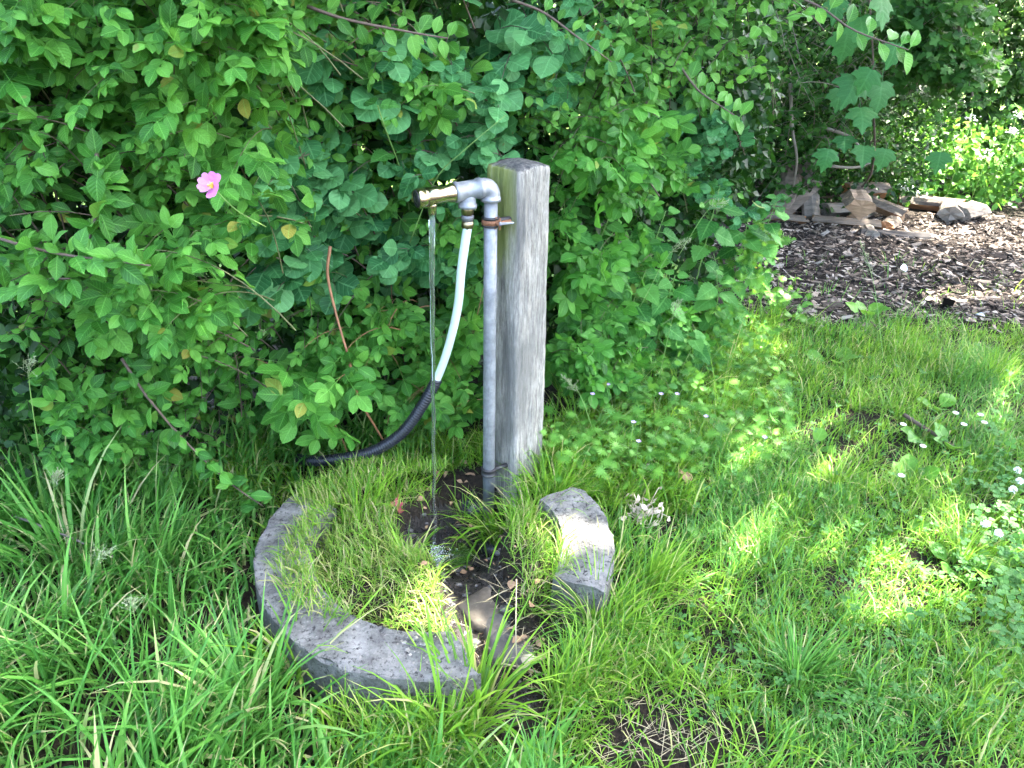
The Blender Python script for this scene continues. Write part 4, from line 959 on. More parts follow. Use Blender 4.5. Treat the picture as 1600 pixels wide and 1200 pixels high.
S.blob(1490, 50, 50, 80, 60, .078, nleaf=14, length=.4, start=.05, Yfix=4.6, sag=.2, jit=.4); S.blob(1520, 110, 45, 40, 30, .075, nleaf=13, length=.35, start=.05, Yfix=4.55, jit=.4); S.blob(1440, 30, 60, 50, 30, .075, nleaf=14, length=.4, start=.05, Yfix=4.8); S.blob(1500, -150, 120, 120, 40, .075, nleaf=14, Yfix=4.8)
tube(S.twigb, smooth_path([gy(1480, -200, 5.2), gy(1500, -60, 4.9), gy(1500, 60, 4.8), gy(1520, 150, 4.6)], 14), np.linspace(.02, .006, 14), 7); S.build()
S = Shrub('maple_sapling', 'maple sapling with large dark lobed leaves in front of the hawthorn', 'tree', T_MAPLE, 'maple', (1.95, 5.7, 0), 122, 'twig', 60)
mpx = np.array([(1325, 70, .17), (1375, 15, .17), (1345, 48, .16), (1338, 142, .17), (1378, 150, .18), (1345, 190, .15), (1312, 160, .13), (1362, 130, .13), (1350, 250, .13), (1385, 255, .13), (1295, 255, .12), (1470, 260, .12), (1320, 235, .11), (1400, 90, .13), (1310, 20, .13)])
r = S.r; k = len(mpx); P = gy(mpx[:, 0], mpx[:, 1]-22, 4.25+r.uniform(-.1, .25, k))
S.leaves(P, V3(0, -.35, -.95)+r.normal(0, .22, (k, 3)), FRONT+UP*.35+r.normal(0, .22, (k, 3)), mpx[:, 2]*.95)
tube(S.twigb, smooth_path([V3(1.95, 5.7, 0), gy(1350, 290, 5.3), gy(1365, 150, 4.8), gy(1355, -60, 4.5)], 16), np.linspace(.010, .004, 16), 6)
for q_ in P: tube(S.twigb, smooth_path([q_+[.02, .25, -.05], q_+[.01, .12, .05], q_+[0, .0, .02]], 5), .0022, 4)
S.build()
S = Shrub('background_shrub', 'deep shaded thicket behind the lawn at far right edge', 'shrub', T_TREE, 'tree', (4.4, 7.6, 0), 123, 'bark', 120)
S.blob(1570, 90, 80, 110, 70, .085, nleaf=12, length=.6, start=.05, Yfix=6.3, jit=.5); S.blob(1700, 60, 90, 180, 40, .085, nleaf=12, length=.6, Yfix=6.3)
S.fill(1560, 70, 170, 140, 5200, .09, 0, 1.6, Yfix=6.4); S.fill(1420, 110, 90, 60, 1800, .07, 0, 1.5, Yfix=6.6); S.fill(1220, 130, 230, 190, 11000, .09, 0, 1.2, Yfix=6.0); S.fill(850, 0, 300, 120, 3000, .07, 0, 1.2, Yfix=3.6); S.fill(1500, -150, 300, 120, 3000, .09, 0, 1.5, Yfix=6.4)
S.blob(1900, 60, 150, 200, 60, .085, nleaf=12, length=.6, Yfix=6.3); S.fill(1950, 60, 330, 260, 7000, .10, 0, 1.6, Yfix=6.4); S.build()
S = Shrub('bramble_patch', 'sunlit tangle of pale weeds and brambles beyond the wood chips', 'weeds', T_PLUM, 'weed', (3.6, 6.2, 0), 124, 'stalk', 200)
for c in ((1440, 250, 90, 70, 40, 5.7), (1530, 280, 90, 60, 50, 5.6), (1580, 230, 60, 60, 30, 6.0), (1460, 180, 80, 40, 20, 6.0), (1680, 260, 80, 90, 40, 5.6), (1400, 300, 50, 30, 14, 5.55)):
    S.blob(*c[:5], L=.075, nleaf=12, length=.45, start=.05, Yfix=c[5], rad=.002, jit=.5, sag=-.1)
S.blob(1850, 270, 130, 90, 50, .075, nleaf=12, length=.45, start=.05, Yfix=5.6, rad=.002, jit=.5, sag=-.1)
S.fill(1520, 270, 140, 80, 1800, .06, 0, .9, Yfix=5.7); S.fill(1850, 280, 220, 90, 2200, .07, 0, .9, Yfix=5.7); S.build('weed')

S = Shrub('weed_clump', 'ferny tangle of tall weeds where hedge, lawn and chips meet', 'weeds', T_GER+T_THORN[:2], 'weed', (.95, 2.95, 0), 125, 'stalk', 160)
for c in ((1130, 480, 60, 50, 20, 2.75), (1190, 420, 50, 50, 16, 3.0), (1110, 550, 70, 30, 18, 2.6), (1180, 510, 60, 35, 16, 2.8), (1235, 470, 40, 30, 8, 3.1), (1040, 580, 60, 30, 14, 2.4), (1215, 350, 40, 40, 9, 3.3), (970, 600, 60, 40, 14, 2.3)):
    S.blob(*c[:5], L=.046, nleaf=9, length=.26, start=.1, Yfix=c[5], rad=.0012, jit=.4, sag=-.15)
S.build()

# two trees that shade the place: trunks behind the hedge, crowns overhead
SUNFLECKS = [gz(932, 838, .12), gz(700, 945, .1), gz(668, 925, .1), gz(735, 930, .1), gz(868, 850, .1), gz(1565, 585, .05), gz(1590, 640, .05), gz(1500, 375, 0), gz(1440, 368, 0), gz(1560, 380, 0), gz(1590, 470, 0), gz(1280, 640, .05), gz(1230, 690, .05), gz(1480, 470, .0), gz(1400, 900, .05), gz(1190, 545, .05), gz(1090, 470, .4), gz(1430, 620, .05), gz(1340, 720, .05)]
FLECK_R = [.055, .08, .06, .0, .05, .16, .14, .16, .12, .14, .1, .12, .10, .1, .05, .09, .06, .1, .07]
_fr = np.random.default_rng(55)
for _ in range(46):
    _a, _b = _fr.uniform(1020, 1640), _fr.uniform(505, 960)
    if _b > 520+(1100-_a)*.6: SUNFLECKS.append(gz(_a, _b, .06)); FLECK_R.append(_fr.uniform(.0, .05))
def crown(name, label, trunk, centre, radii, n, seed, clumps, size=.11):
    r = np.random.default_rng(seed); root = thing(name, label, 'tree', (trunk[0], trunk[1], 0))
    b = Buf(); c = np.asarray(centre, float); t0 = V3(trunk[0], trunk[1], -.1)
    tube(b, smooth_path([t0, t0*.6+c*.4+[.1, .1, .2], c], 14), np.linspace(.17, .07, 14), 12, lumps=.05)
    ctr = c + r.normal(0, .48, (clumps, 3))*np.asarray(radii)
    for q_ in ctr[:40]: tube(b, smooth_path([t0*.35+c*.65, (c+q_)/2+[0, 0, .15], q_], 8), np.linspace(.045, .008, 8), 6)
    part('trunk', b, M['bark'], root)
    P = ctr[r.integers(0, clumps, n)] + r.normal(0, .30, (n, 3))*[1, 1, .55]
    m_ = n//2; P[:m_] = c + r.uniform(-1, 1, (m_, 3))*np.asarray(radii)*1.1
    lim = (((P-c)/np.asarray(radii)/1.15)**2).sum(1) < 1; P = P[lim & (P[:, 2] > 2.3)]
    px, py, pz = proj(P); vis = (px > -60) & (px < 1660) & (py > -60) & (py < 1260) & (P[:, 1] > .1); P = P[~vis]
    for f, rad in zip(SUNFLECKS, FLECK_R):                       # openings in the crown through which the sun reaches the ground
        d = P - f; al = d@SUN; perp = d - al[:, None]*SUN; P = P[np.linalg.norm(perp, axis=1) > rad+.075]
    k = len(P); ax_ = nrm(r.normal(0, 1, (k, 3))+[0, 0, -.4]); nv = UP*.8+r.normal(0, .5, (k, 3)); Ms = frame_from(ax_, nv, size*r.uniform(.7, 1.2, k)); b = Buf()
    for t in range(3): inst(b, T_SIMPLE[t], Ms[t::3], P[t::3])
    part('crown', b, M['tree'], root, kind='stuff'); return root
crown('ash_tree', 'tree beyond the right edge whose crown shades lawn and tap', (5.2, 5.2), (3.9, 3.7, 5.4), (3.3, 3.1, 1.2), 62000, 401, 130, .14)
crown('ash_tree', 'grey trunked tree inside the hedge above the post', (.42, 4.3), (.6, 4.4, 4.9), (2.6, 2.3, 1.3), 36000, 402, 80, .14)

# ------------------------------------------------------------------ grass
def blades(buf, P, h, w, az, lean, curl, lv=4, twist=.4):
    n = len(P); s = np.linspace(0, 1, lv); th = lean[:, None]+curl[:, None]*s[None]**1.3
    ds = h[:, None]/(lv-1); hor = np.concatenate([np.zeros((n, 1)), np.cumsum(np.sin((th[:, 1:]+th[:, :-1])/2)*ds, 1)], 1); ver = np.concatenate([np.zeros((n, 1)), np.cumsum(np.cos((th[:, 1:]+th[:, :-1])/2)*ds, 1)], 1)
    dx, dy = np.cos(az)[:, None], np.sin(az)[:, None]; C = np.stack([P[:, :1]+hor*dx, P[:, 1:2]+hor*dy, P[:, 2:]+ver], -1)
    tw = az[:, None]+math.pi/2+rng.normal(0, twist, (n, 1))*(.4+s[None]); sd = np.stack([np.cos(tw), np.sin(tw), 0*tw], -1)
    prof = np.array({4: [.7, 1, .72, 0], 5: [.65, 1, .92, .6, 0], 6: [.6, .95, 1, .82, .5, 0]}[lv])
    off_ = sd*(w[:, None]*prof[None]/2)[..., None]; L = C-off_; Rr = C+off_
    V = np.concatenate([np.stack([L[:, :-1], Rr[:, :-1]], 2).reshape(n, -1, 3), C[:, -1:]], 1); m = 2*(lv-1)+1
    base = (np.arange(n)*m)[:, None]; q_ = np.array([[2*i, 2*i+1, 2*i+3, 2*i+2] for i in range(lv-2)]); t_ = np.array([[2*lv-4, 2*lv-3, 2*lv-2]])
    u = np.concatenate([np.tile([-1, 1], lv-1), [0]]); v = np.concatenate([np.repeat(s[:-1], 2), [1]])
    buf.add(V.reshape(-1, 3), [(q_[None]+base[..., None]).reshape(-1, 4), (t_[None]+base[..., None]).reshape(-1, 3)], np.tile(np.stack([u, v], 1), (n, 1)))
def ring_r(x, y): return np.hypot(x-RC[0], y-RC[1])
def in_arc(x, y, pad=0.0):
    a = np.arctan2(y-RC[1], x-RC[0]); a2 = np.where(a < 0, a+2*math.pi, a); r_ = ring_r(x, y)
    m1 = (a2 > aTL) & (a2 < aF2+.03); m2 = (a < A_TOP_R) & (a > A_BREAK_R-.03)
    return (m1 | m2) & (r_ > R_IN-pad) & (r_ < R_OUT+pad)
def gap_d(x, y): return seg_dist(x, y, (-.13, 1.72), (.01, 1.10))
HEDGE_FOOT = np.array([(-3, 1.45), (-1.5, 1.75), (-1.0, 1.98), (-.6, 2.08), (-.2, 2.10), (.15, 2.18), (.45, 2.45), (.8, 2.85), (1.2, 3.3), (1.5, 5.4), (2.4, 5.55), (3.2, 5.45), (5, 5.6)])
def foot_y(x): return np.interp(x, HEDGE_FOOT[:, 0], HEDGE_FOOT[:, 1])
def scatter(n, x0, x1, y0, y1): return rng.uniform(x0, x1, n), rng.uniform(y0, y1, n)
def seen(x, y, pad=140):
    px, py, z = proj(np.stack([x, y, 0*x+.05], -1)); return (px > -pad) & (px < 1600+pad) & (py < 1200+pad+80) & (z > .2)

lawn = Buf()
n = 420000
x, y = scatter(n, -.5, 4.0, .75, 4.6); y = .75+3.6*rng.uniform(0, 1, n)**1.45
k = seen(x, y, 260) & (y < foot_y(x)+.12) & ~(in_arc(x, y, .012)) & (ring_r(x, y) > R_OUT-.02) & (x > -.35+(1.2-y)*.0)
bare = .97*np.exp(-(np.hypot((x-.35)/.22, (y-1.05)/.13))**4*.9); dens = .55+.30*vnoise(x, y, 1.1, 31)+.30*vnoise(x, y, 4.5, 36)
k &= (gap_d(x, y) > .105+.025*vnoise(x, y, 4, 5)) & (rng.random(n) < dens*np.clip(1-bare, 0, 1)) & ~(bed_in(x, y) & (rng.random(n) > .03))
x, y = x[k], y[k]; n = len(x)
tall = .070+.030*vnoise(x, y, 1.3, 32)+.02*vnoise(x, y, 3.7, 33); tall = np.clip(tall, .04, .2)+.05*np.exp(-((ring_r(x, y)-R_OUT-.05)/.08)**2)
h = tall*rng.uniform(.55, 1.45, n); az = 1.6*vnoise(x, y, 1.7, 34)+rng.uniform(-2.6, 2.6, n)
z_ = ground_h(x, y)-.004
cool = vnoise(x, y, .9, 35)+rng.normal(0, .5, n) > .35
for sel, mt, nm, lab in ((~cool, 'grass', 'lawn_grass', 'short green lawn grass right of the ring'), (cool, 'grass_cool', 'meadow_grass', 'bluish green grass mixed through the lawn')):
    b = Buf(); i = np.where(sel)[0]
    blades(b, np.stack([x, y, z_], -1)[i], h[i], rng.uniform(.0020, .0046, len(i)), az[i], np.abs(rng.normal(.35, .3, len(i))), rng.gamma(2, .6, len(i)), 4)
    o = link(nm, b.mesh(nm), M[mt]); tag(o, lab, 'grass', kind='stuff')
# long coarse grass, left and front
n = 26000
x, y = scatter(n, -2.0, .25, .70, 2.2)
k = seen(x, y, 220) & (y < foot_y(x)+.10) & ~in_arc(x, y, .01) & (ring_r(x, y) > R_OUT-.01) & (gap_d(x, y) > .10) & ((x < -.25) | (y < 1.16) & (x < .12))
k &= rng.random(n) < .62+.38*vnoise(x, y, 1.4, 41)
x, y = x[k], y[k]; n = len(x); h = np.clip(.19+.07*vnoise(x, y, 1.1, 42)+rng.normal(0, .06, n), .06, .42); h = h*np.clip(.16+(ring_r(x, y)-R_OUT)*np.where((y < RC[1]-.1) & (x > -.42), 2.3, 3.0), .16, 1)
b = Buf(); az = 1.9*vnoise(x, y, 1.3, 43)+rng.normal(0, 1.2, n)
blades(b, np.stack([x, y, ground_h(x, y)-.004], -1), h, rng.gamma(4, .0012, n)+.0022, az, np.abs(rng.normal(.2, .2, n)), rng.gamma(2.2, .5, n), 6)
o = link('long_grass', b.mesh('long_grass'), M['grass_cool']); tag(o, 'long coarse grass left of and in front of the ring', 'grass', kind='stuff')
# rough grass between ring and hedge
n = 9000; x, y = scatter(n, -.85, .55, 1.8, 2.35); k = (y < foot_y(x)+.1) & (ring_r(x, y) > R_OUT-.06) & (seg_dist(x, y, (-.17, 1.7), (-.06, 1.95)) > .14) & (np.hypot(x-pc[0], y-pc[1]) > .075); x, y = x[k], y[k]; n = len(x)
b = Buf(); blades(b, np.stack([x, y, ground_h(x, y)-.004], -1), np.where((x < -.05) & (x > -.75), np.where(y < 1.88, rng.uniform(.05, .13, n), rng.uniform(.015, .045, n)), rng.uniform(.06, .17, n)), rng.uniform(.0025, .006, n), rng.normal(-1.4, 1.3, n), np.abs(rng.normal(.25, .2, n)), rng.gamma(2.2, .5, n), 5)
o = link('rough_grass', b.mesh('rough_grass'), M['grass']); tag(o, 'rough grass at the hedge foot behind the ring', 'grass', kind='stuff')
# turf inside the ring, hanging over the concrete
n = 30000; x, y = scatter(n, RC[0]-R_OUT, RC[0]+R_OUT, RC[1]-R_OUT, RC[1]+R_OUT+.05); r_ = ring_r(x, y); a_ = np.arctan2(y-RC[1], x-RC[0])
pitd = seg_dist(x, y, (-.17, 1.66), (-.06, 1.80)); lip = R_IN-.004+.02*vnoise(a_*1.0, a_*0, .9, 51)+.075*np.clip((RC[0]-.08-x)/.2, 0, 1)+np.where((y > RC[1]+.12) & (x < RC[0]), .05, 0)+np.where(x > RC[0]+.2, -.005, 0)
k = (r_ < lip) & (pitd > .125+.02*vnoise(x, y, 5, 52)) & (gap_d(x, y) > .092+.02*vnoise(x, y, 5, 53)) & (rng.random(n) < .75+.25*vnoise(x, y, 3, 54)) & (np.hypot(x-pc[0], y-pc[1]) > .07)
x, y = x[k], y[k]; n = len(x); zt = np.maximum(ground_h(x, y), np.where(ring_r(x, y) > R_IN-.01, R_TOP, -1)); out_az = np.arctan2(y-RC[1], x-RC[0])
dry = rng.random(n) < np.where((x < -.05) & (y < RC[1]+.16), .65, .25)
for sel, mt, nm, lab in ((dry, 'grass_dry', 'ring_turf', 'yellowing short turf growing inside the broken ring'), (~dry, 'grass', 'ring_grass', 'green grass growing inside the broken ring')):
    i = np.where(sel)[0]; b = Buf(); m_ = len(i)
    blades(b, np.stack([x, y, zt-.004], -1)[i], rng.uniform(.025, .080, m_)*np.where((x[i] > -.05), 1.35, np.where(y[i] > RC[1]+.2, .7, .95)), rng.uniform(.0016, .0034, m_), out_az[i]+rng.normal(0, 1.5, m_), np.abs(rng.normal(.45, .35, m_)), rng.gamma(2, .5, m_), 4)
    o = link(nm, b.mesh(nm), M[mt]); tag(o, lab, 'grass', kind='stuff')
# single tussocks
def tuft(px, py, n, h, w, spread, label, seed, mat='grass', z=0.0, az0=None, mound=0.0):
    c = gz(px, py, z); r = np.random.default_rng(seed); root = thing('grass_tuft', label, 'grass tuft', (c[0], c[1], float(ground_h(c[0], c[1]))), 'grass tufts')
    q_ = np.abs(r.normal(0, spread, n)); a = r.uniform(0, 6.283, n); x = c[0]+q_*np.cos(a); y = c[1]+q_*np.sin(a)
    az = a+r.normal(0, .5, n) if az0 is None else r.normal(az0, .7, n); b = Buf()
    blades(b, np.stack([x, y, ground_h(x, y)-.004], -1), h*r.uniform(.55, 1.2, n), w*r.uniform(.6, 1.2, n), az, np.abs(r.normal(.15, .12, n))+q_/spread*.18, r.gamma(3.2, .36, n), 6, .3)
    part('blades', b, M[mat], root, kind='stuff'); return root
tuft(745, 1120, 90, .26, .0075, .035, 'tuft of broad bright blades in front of the long ring piece', 1)
tuft(700, 1165, 60, .24, .0075, .04, 'tuft of broad blades at bottom middle below the ring', 2)
tuft(930, 985, 170, .20, .0038, .045, 'tuft of fine grass below the short ring piece', 3, 'grass')
tuft(1010, 930, 170, .20, .0036, .05, 'fine grass tuft leaning right of the short ring piece', 4, 'grass', az0=.3)
tuft(855, 780, 150, .20, .0045, .05, 'grass tuft arching over the back of the short ring piece', 5, 'grass', z=.08)
tuft(775, 800, 60, .24, .006, .03, 'tuft of long blades hanging over the wet hollow', 6, 'grass', z=.06, az0=3.6)
tuft(1240, 1070, 190, .17, .0042, .05, 'dark round tussock on the lawn near bottom edge', 7, 'grass_cool')
tuft(1500, 880, 120, .15, .004, .05, 'low tussock among the plantain leaves', 8)
tuft(400, 1130, 80, .30, .008, .05, 'tuft of wide arching blades at bottom left', 9, 'grass_cool')
tuft(470, 1060, 70, .22, .0065, .04, 'blades leaning against outside of the long ring piece', 10, 'grass')
tuft(1545, 600, 150, .16, .004, .06, 'sunlit yellow-green tussock at right edge of lawn', 11)
tuft(1300, 760, 120, .13, .004, .06, 'soft tussock in the middle of the lawn', 12)
tuft(860, 690, 70, .24, .0035, .04, 'thin upright blades at right foot of the post', 13, 'grass', z=.05)
tuft(1060, 640, 90, .22, .0042, .06, 'loose tuft among the cranesbill leaves', 14)
tuft(835, 790, 90, .17, .0042, .035, 'arching tuft right of the hollow before the post', 16, 'grass', z=.08)
tuft(805, 775, 60, .16, .004, .03, 'thin tuft hiding the front foot of the post', 17, 'grass', z=.08)
tuft(870, 770, 90, .18, .004, .035, 'tuft flopping onto back end of the short ring piece', 18, 'grass', z=.08)
tuft(560, 800, 90, .16, .0045, .06, 'long blades on turf inside the ring at its back', 19, 'grass', z=.09)
tuft(480, 820, 70, .13, .004, .06, 'blades drooping over the dark left side of the ring', 20, 'grass', z=.09)
tuft(620, 770, 60, .15, .0045, .05, 'blades below the black sleeve left of the water', 21, 'grass', z=.06)
for k, (px, py, lab) in enumerate([(905, 690, 'first'), (960, 640, 'second'), (1015, 655, 'third'), (1075, 590, 'fourth'), (1130, 600, 'fifth'), (1165, 540, 'sixth'), (1210, 520, 'seventh'), (1120, 660, '')]):
    tuft(px, py, 70, .24, .0034, .06, 'wispy tall grass between hedge and lawn, %s from the post' % lab if lab else 'wispy tall grass out on the lawn right of the dead brown leaf', 30+k, 'grass')
tuft(725, 790, 40, .13, .004, .03, 'small tuft at left foot of the standpipe', 50, 'grass', z=.0)
tuft(640, 880, 50, .11, .004, .04, 'tuft hanging over the hollow left of the splash', 51, 'grass', z=.05)
tuft(120, 900, 60, .36, .009, .05, 'tall broad blades by the hedge at left edge', 15, 'grass_cool')

# flowering grass stalks
def seed_stalk(px0, py0, px1, py1, Y0, Y1, label, seed, mat='seed', size=1.0, feather=.04):
    a = gy(px0, py0, Y0); a[2] = max(a[2], float(ground_h(a[0], a[1]))); e = gy(px1, py1, Y1); r = np.random.default_rng(seed); feather = feather*1.3
    root = thing('grass_stalk', label, 'grass', a, 'flowering grass stalks'); p_ = smooth_path([a, a*.45+e*.55+[0, 0, .05], e], 18); b = Buf(); tube(b, p_, np.linspace(.0013, .0006, 18), 5); part('stalk', b, M['stalk'], root)
    b = Buf(); T = ovate(2, .22, .5, .3, .1, petiole=.02, seed=1)
    for i in range(10, 18):
        for q_ in range(5):
            c = p_[i]+r.normal(0, .004, 3); d = nrm(nrm(p_[-1]-p_[10])*.9+r.normal(0, .5, 3)); le = feather*(1-(i-10)/9)*r.uniform(.3, 1)*size
            tube(b, [c, c+d*le], .0004, 3, caps=False)
            for s in range(2): inst(b, T, frame_from((d+r.normal(0, .3, 3))[None], r.normal(0, 1, 3)[None], .0060*size), (c+d*le*(.4+.3*s))[None])
    part('seed_head', b, M[mat], root, kind='stuff')
for k, a in enumerate([((1000, 480), (1075, 375), 2.4, 2.4, 'pale feathery grass head in the nettles, lower one'), ((1060, 400), (1135, 315), 2.55, 2.55, 'pale feathery grass head in the nettles, upper one'), ((1030, 590), (1060, 470), 2.3, 2.3, 'drooping grass head above the cranesbill patch'), ((60, 700), (50, 560), 1.5, 1.45, 'pale flowering grass at left edge beside the blackthorn'), ((140, 960), (170, 860), 1.35, 1.3, 'silvery grass head in the long grass at left'), ((240, 1080), (205, 940), 1.2, 1.2, 'loose greenish grass head at bottom left'), ((935, 700), (880, 590), 2.1, 2.1, 'thin white-flowering grass right of the post'), ((95, 850), (90, 740), 1.45, 1.4, 'drooping seed grass below blackthorn leaves'), ((1360, 640), (1345, 380), 2.9, 3.1, 'thin tall grass stalk in front of the wood chips')]):
    seed_stalk(*a[0], *a[1], a[2], a[3], a[4], 500+k)
# the slender green stalk rising behind the tap
root = thing('grass_stalk', 'slender bare green stalk slanting up behind the brass tap', 'grass', gy(640, 380, 1.99), 'flowering grass stalks'); b = Buf()
tube(b, smooth_path([gy(640, 380, 1.99), gy(680, 282, 1.96), gy(725, 235, 1.94), gy(790, 180, 1.96)], 14), np.linspace(.0016, .0008, 14), 5); part('stalk', b, M['stalk'], root)

# ------------------------------------------------------------------ small plants in the lawn
def low_plant(name, label, cat, group, px, py, templates, mat, n, L, seed, rise=.3, stem=0.0, z=0.0, spread=.01, mesh_cache={}):
    c = gz(px, py, z); r = np.random.default_rng(seed); g = float(ground_h(c[0], c[1])); c[2] = g; root = thing(name, label, cat, c, group)
    key = (name, mat)
    if key not in mesh_cache:
        mesh_cache[key] = []
        for T in templates: me = mk_mesh('leaf', T['V'], T['F'], T['U']); me.materials.append(M[mat]); mesh_cache[key].append(me)
    b = Buf(); ph = r.uniform(0, 6.28)
    for i in range(n):
        a = ph+i*2.4+r.normal(0, .2); d = V3(math.cos(a), math.sin(a), 0); s = L*r.uniform(.7, 1.15); p_ = d*spread*r.uniform(.3, 1.5)
        if stem:
            q_ = d*stem*r.uniform(.3, .9)+V3(0, 0, stem*r.uniform(.5, 1.1)); tube(b, smooth_path([c, c+q_*.5+[0, 0, .02], c+q_], 5), .0009, 4); p_ = q_
        ax_ = d*1.0+V3(0, 0, rise*r.uniform(.4, 1.5)); nv = UP+d*-.3+V3(0, -.25, 0)+r.normal(0, .15, 3)
        o = link('leaf', mesh_cache[key][int(r.integers(len(templates)))], None, root); o.matrix_local = mat4(frame_from(ax_[None], nv[None], s)[0], p_)
    if b.n: part('leaf_stalks', b, M['stalk'], root)
    return root
PL = [(1420, 755, 5, .085, 'plantain with two upright oval leaves in the lawn'), (1305, 790, 3, .075, 'plantain with one upright leaf in the open lawn'), (1400, 830, 3, .075, 'small plantain at edge of the clover patch'), (1490, 890, 5, .095, 'large yellow-green plantain leaf below the clover'), (1540, 900, 5, .095, 'plantain near right edge under the clover flowers'), (1590, 900, 4, .09, 'plantain cut by the right edge of the picture'), (1105, 850, 3, .08, 'round-leaved plantain right of the withered plant'),
      (1440, 690, 4, .10, 'plantain beside the twig lying on the lawn'), (1480, 710, 5, .09, 'plantain below the daisies'), (1350, 500, 5, .15, 'tall dock plant at the edge of the wood chips'), (1460, 650, 4, .13, 'long pale dock leaf standing in the grass'), (1300, 570, 4, .10, 'oval-leaved dock in the upper lawn'), (1270, 700, 3, .08, 'plantain in the sunny middle of the lawn'), (680, 990, 3, .055, 'small plantain growing on the ring edge'), (1560, 1060, 3, .07, 'lone plantain leaf in the lower right lawn'), (1030, 700, 4, .09, 'broad-leaved weed under the cranesbill')]
for k, (px, py, n_, L_, lab) in enumerate(PL):
    low_plant('plantain', lab, 'plantain', 'plantains and docks in the lawn', px, py, T_PLANT, 'plantain', n_, min(L_, .11)*1.02, 600+k, rise=1.1, z=.1 if py == 990 else 0)
r = np.random.default_rng(77)
GER = [(900, 640, 'left, nearest to the post'), (945, 590, 'highest, below the rose leaves'), (990, 560, 'under the lowest nettle'), (960, 680, 'in the middle of its patch'), (1045, 665, 'with pale divided leaves by the lawn'), (1010, 620, 'between nettle and lawn'), (915, 710, 'lowest, beside the post foot'), (1085, 610, 'rightmost of its patch'), (1000, 730, 'near the brown dead leaf'), (870, 610, 'behind the right side of the post')]
for k, (px, py, lab) in enumerate(GER):
    low_plant('cranesbill', 'cranesbill plant with cut leaves, '+lab, 'cranesbill', 'cranesbill plants by the post', px, py, T_GER, 'nettle' if k % 2 else 'weed', 14, .052, 700+k, rise=.1, stem=.15)
# ground herbs in the same bed, too many to count
b = Buf(); n = 2600; px = r.uniform(845, 1230, n); py = r.uniform(520, 780, n); sel = (py > 700-(px-860)*.42+r.normal(0, 25, n)) & (py < 800-(px-860)*.30+r.normal(0, 30, n)); px, py = px[sel], py[sel]; P = gz(px, py, .05); P[:, 2] = ground_h(P[:, 0], P[:, 1])+r.uniform(.02, .15, len(P)); k = len(P)
Ms = frame_from(r.normal(0, 1, (k, 3))*[1, 1, .3]+[0, -.2, 0], UP+r.normal(0, .3, (k, 3))+[0, -.3, 0], .034*r.uniform(.5, 1.3, k))
inst(b, T_GER[0], Ms[::2], P[::2]); inst(b, T_GER[1], Ms[1::4], P[1::4]); inst(b, T_THORN[0], Ms[3::4]*.55, P[3::4])
o = link('ground_herbs', b.mesh('ground_herbs'), M['weed']); tag(o, 'mixed low herbs between post and lawn', 'herbs', kind='stuff')
# clover
b = Buf(); n = 260; px = r.normal(1580, 42, n); py = r.normal(850, 95, n); P = gz(px, py, .03); P[:, 2] = ground_h(P[:, 0], P[:, 1])+r.uniform(.04, .10, n)
Ms = frame_from(r.normal(0, 1, (n, 3))*[1, 1, .15], UP+r.normal(0, .22, (n, 3))+[0, -.15, 0], .040*r.uniform(.6, 1.2, n)); inst(b, T_CLOVER, Ms, P)
n = 500; px = r.uniform(1050, 1600, n); py = r.uniform(560, 1150, n); P = gz(px, py, .03); P[:, 2] = ground_h(P[:, 0], P[:, 1])+r.uniform(.03, .08, n); Ms = frame_from(r.normal(0, 1, (n, 3))*[1, 1, .15], UP+r.normal(0, .22, (n, 3)), .026*r.uniform(.6, 1.2, n)); inst(b, T_CLOVER, Ms, P)
o = link('clover', b.mesh('clover'), M['clover']); tag(o, 'bluish clover leaves spread through right edge of the lawn', 'clover', kind='stuff')
def flower_on_stalk(name, label, cat, group, px, py, h, kind, seed):
    c = gz(px, py, h); r = np.random.default_rng(seed); base = V3(c[0]+r.normal(0, .008), c[1]+.01, float(ground_h(c[0], c[1]))); root = thing(name, label, cat, base, group)
    b = Buf(); tube(b, smooth_path([base, (base+c)/2+r.normal(0, .004, 3), c], 6), .0009, 5); part('stalk', b, M['stalk'], root)
    b = Buf(); T = ovate(2, .22, .6, .1, .1, petiole=.02, seed=1)
    if kind == 'clover':
        for k in range(60):
            d = nrm(r.normal(0, 1, 3)+[0, 0, .5]); inst(b, T, frame_from(d[None], r.normal(0, 1, 3)[None], .0105), (c+d*.002)[None])
        part('flower_head', b, M['white'], root)
    else:
        m_ = {'daisy': 'white', 'buttercup': 'yellow', 'cranes': 'lilac'}[kind]; n_ = {'daisy': 18, 'buttercup': 5, 'cranes': 5}[kind]; s = {'daisy': .0115, 'buttercup': .010, 'cranes': .0085}[kind]; T = ovate(2, .16 if kind == 'daisy' else .45, .65, .1, .0, petiole=.02, seed=1, sharp=.7)
        for k in range(n_):
            a = k*2*math.pi/n_; d = V3(math.cos(a), math.sin(a)-.25, .35); inst(b, T, frame_from(d[None], (UP+V3(0, -.4, 0))[None], s), c[None])
        part('petals', b, M[m_], root); b = Buf(); inst(b, rock(r, sub=1), (np.eye(3)*s*.5)[None], (c+[0, -.0005, .001])[None]); part('flower_centre', b, M['yellow' if kind != 'cranes' else 'white'], root)
    return root
for k, (px, py, lab) in enumerate([(1590, 735, 'highest white clover head at right edge'), (1593, 752, 'second white clover head at right edge'), (1583, 765, 'white clover head, lowest of the cluster at right edge'), (1561, 833, 'white clover head lower down in the clover leaves'), (1540, 819, 'small white clover head beside a plantain')]): flower_on_stalk('clover_flower', lab, 'flower', 'white clover flowers', px, py, .10, 'clover', 800+k)
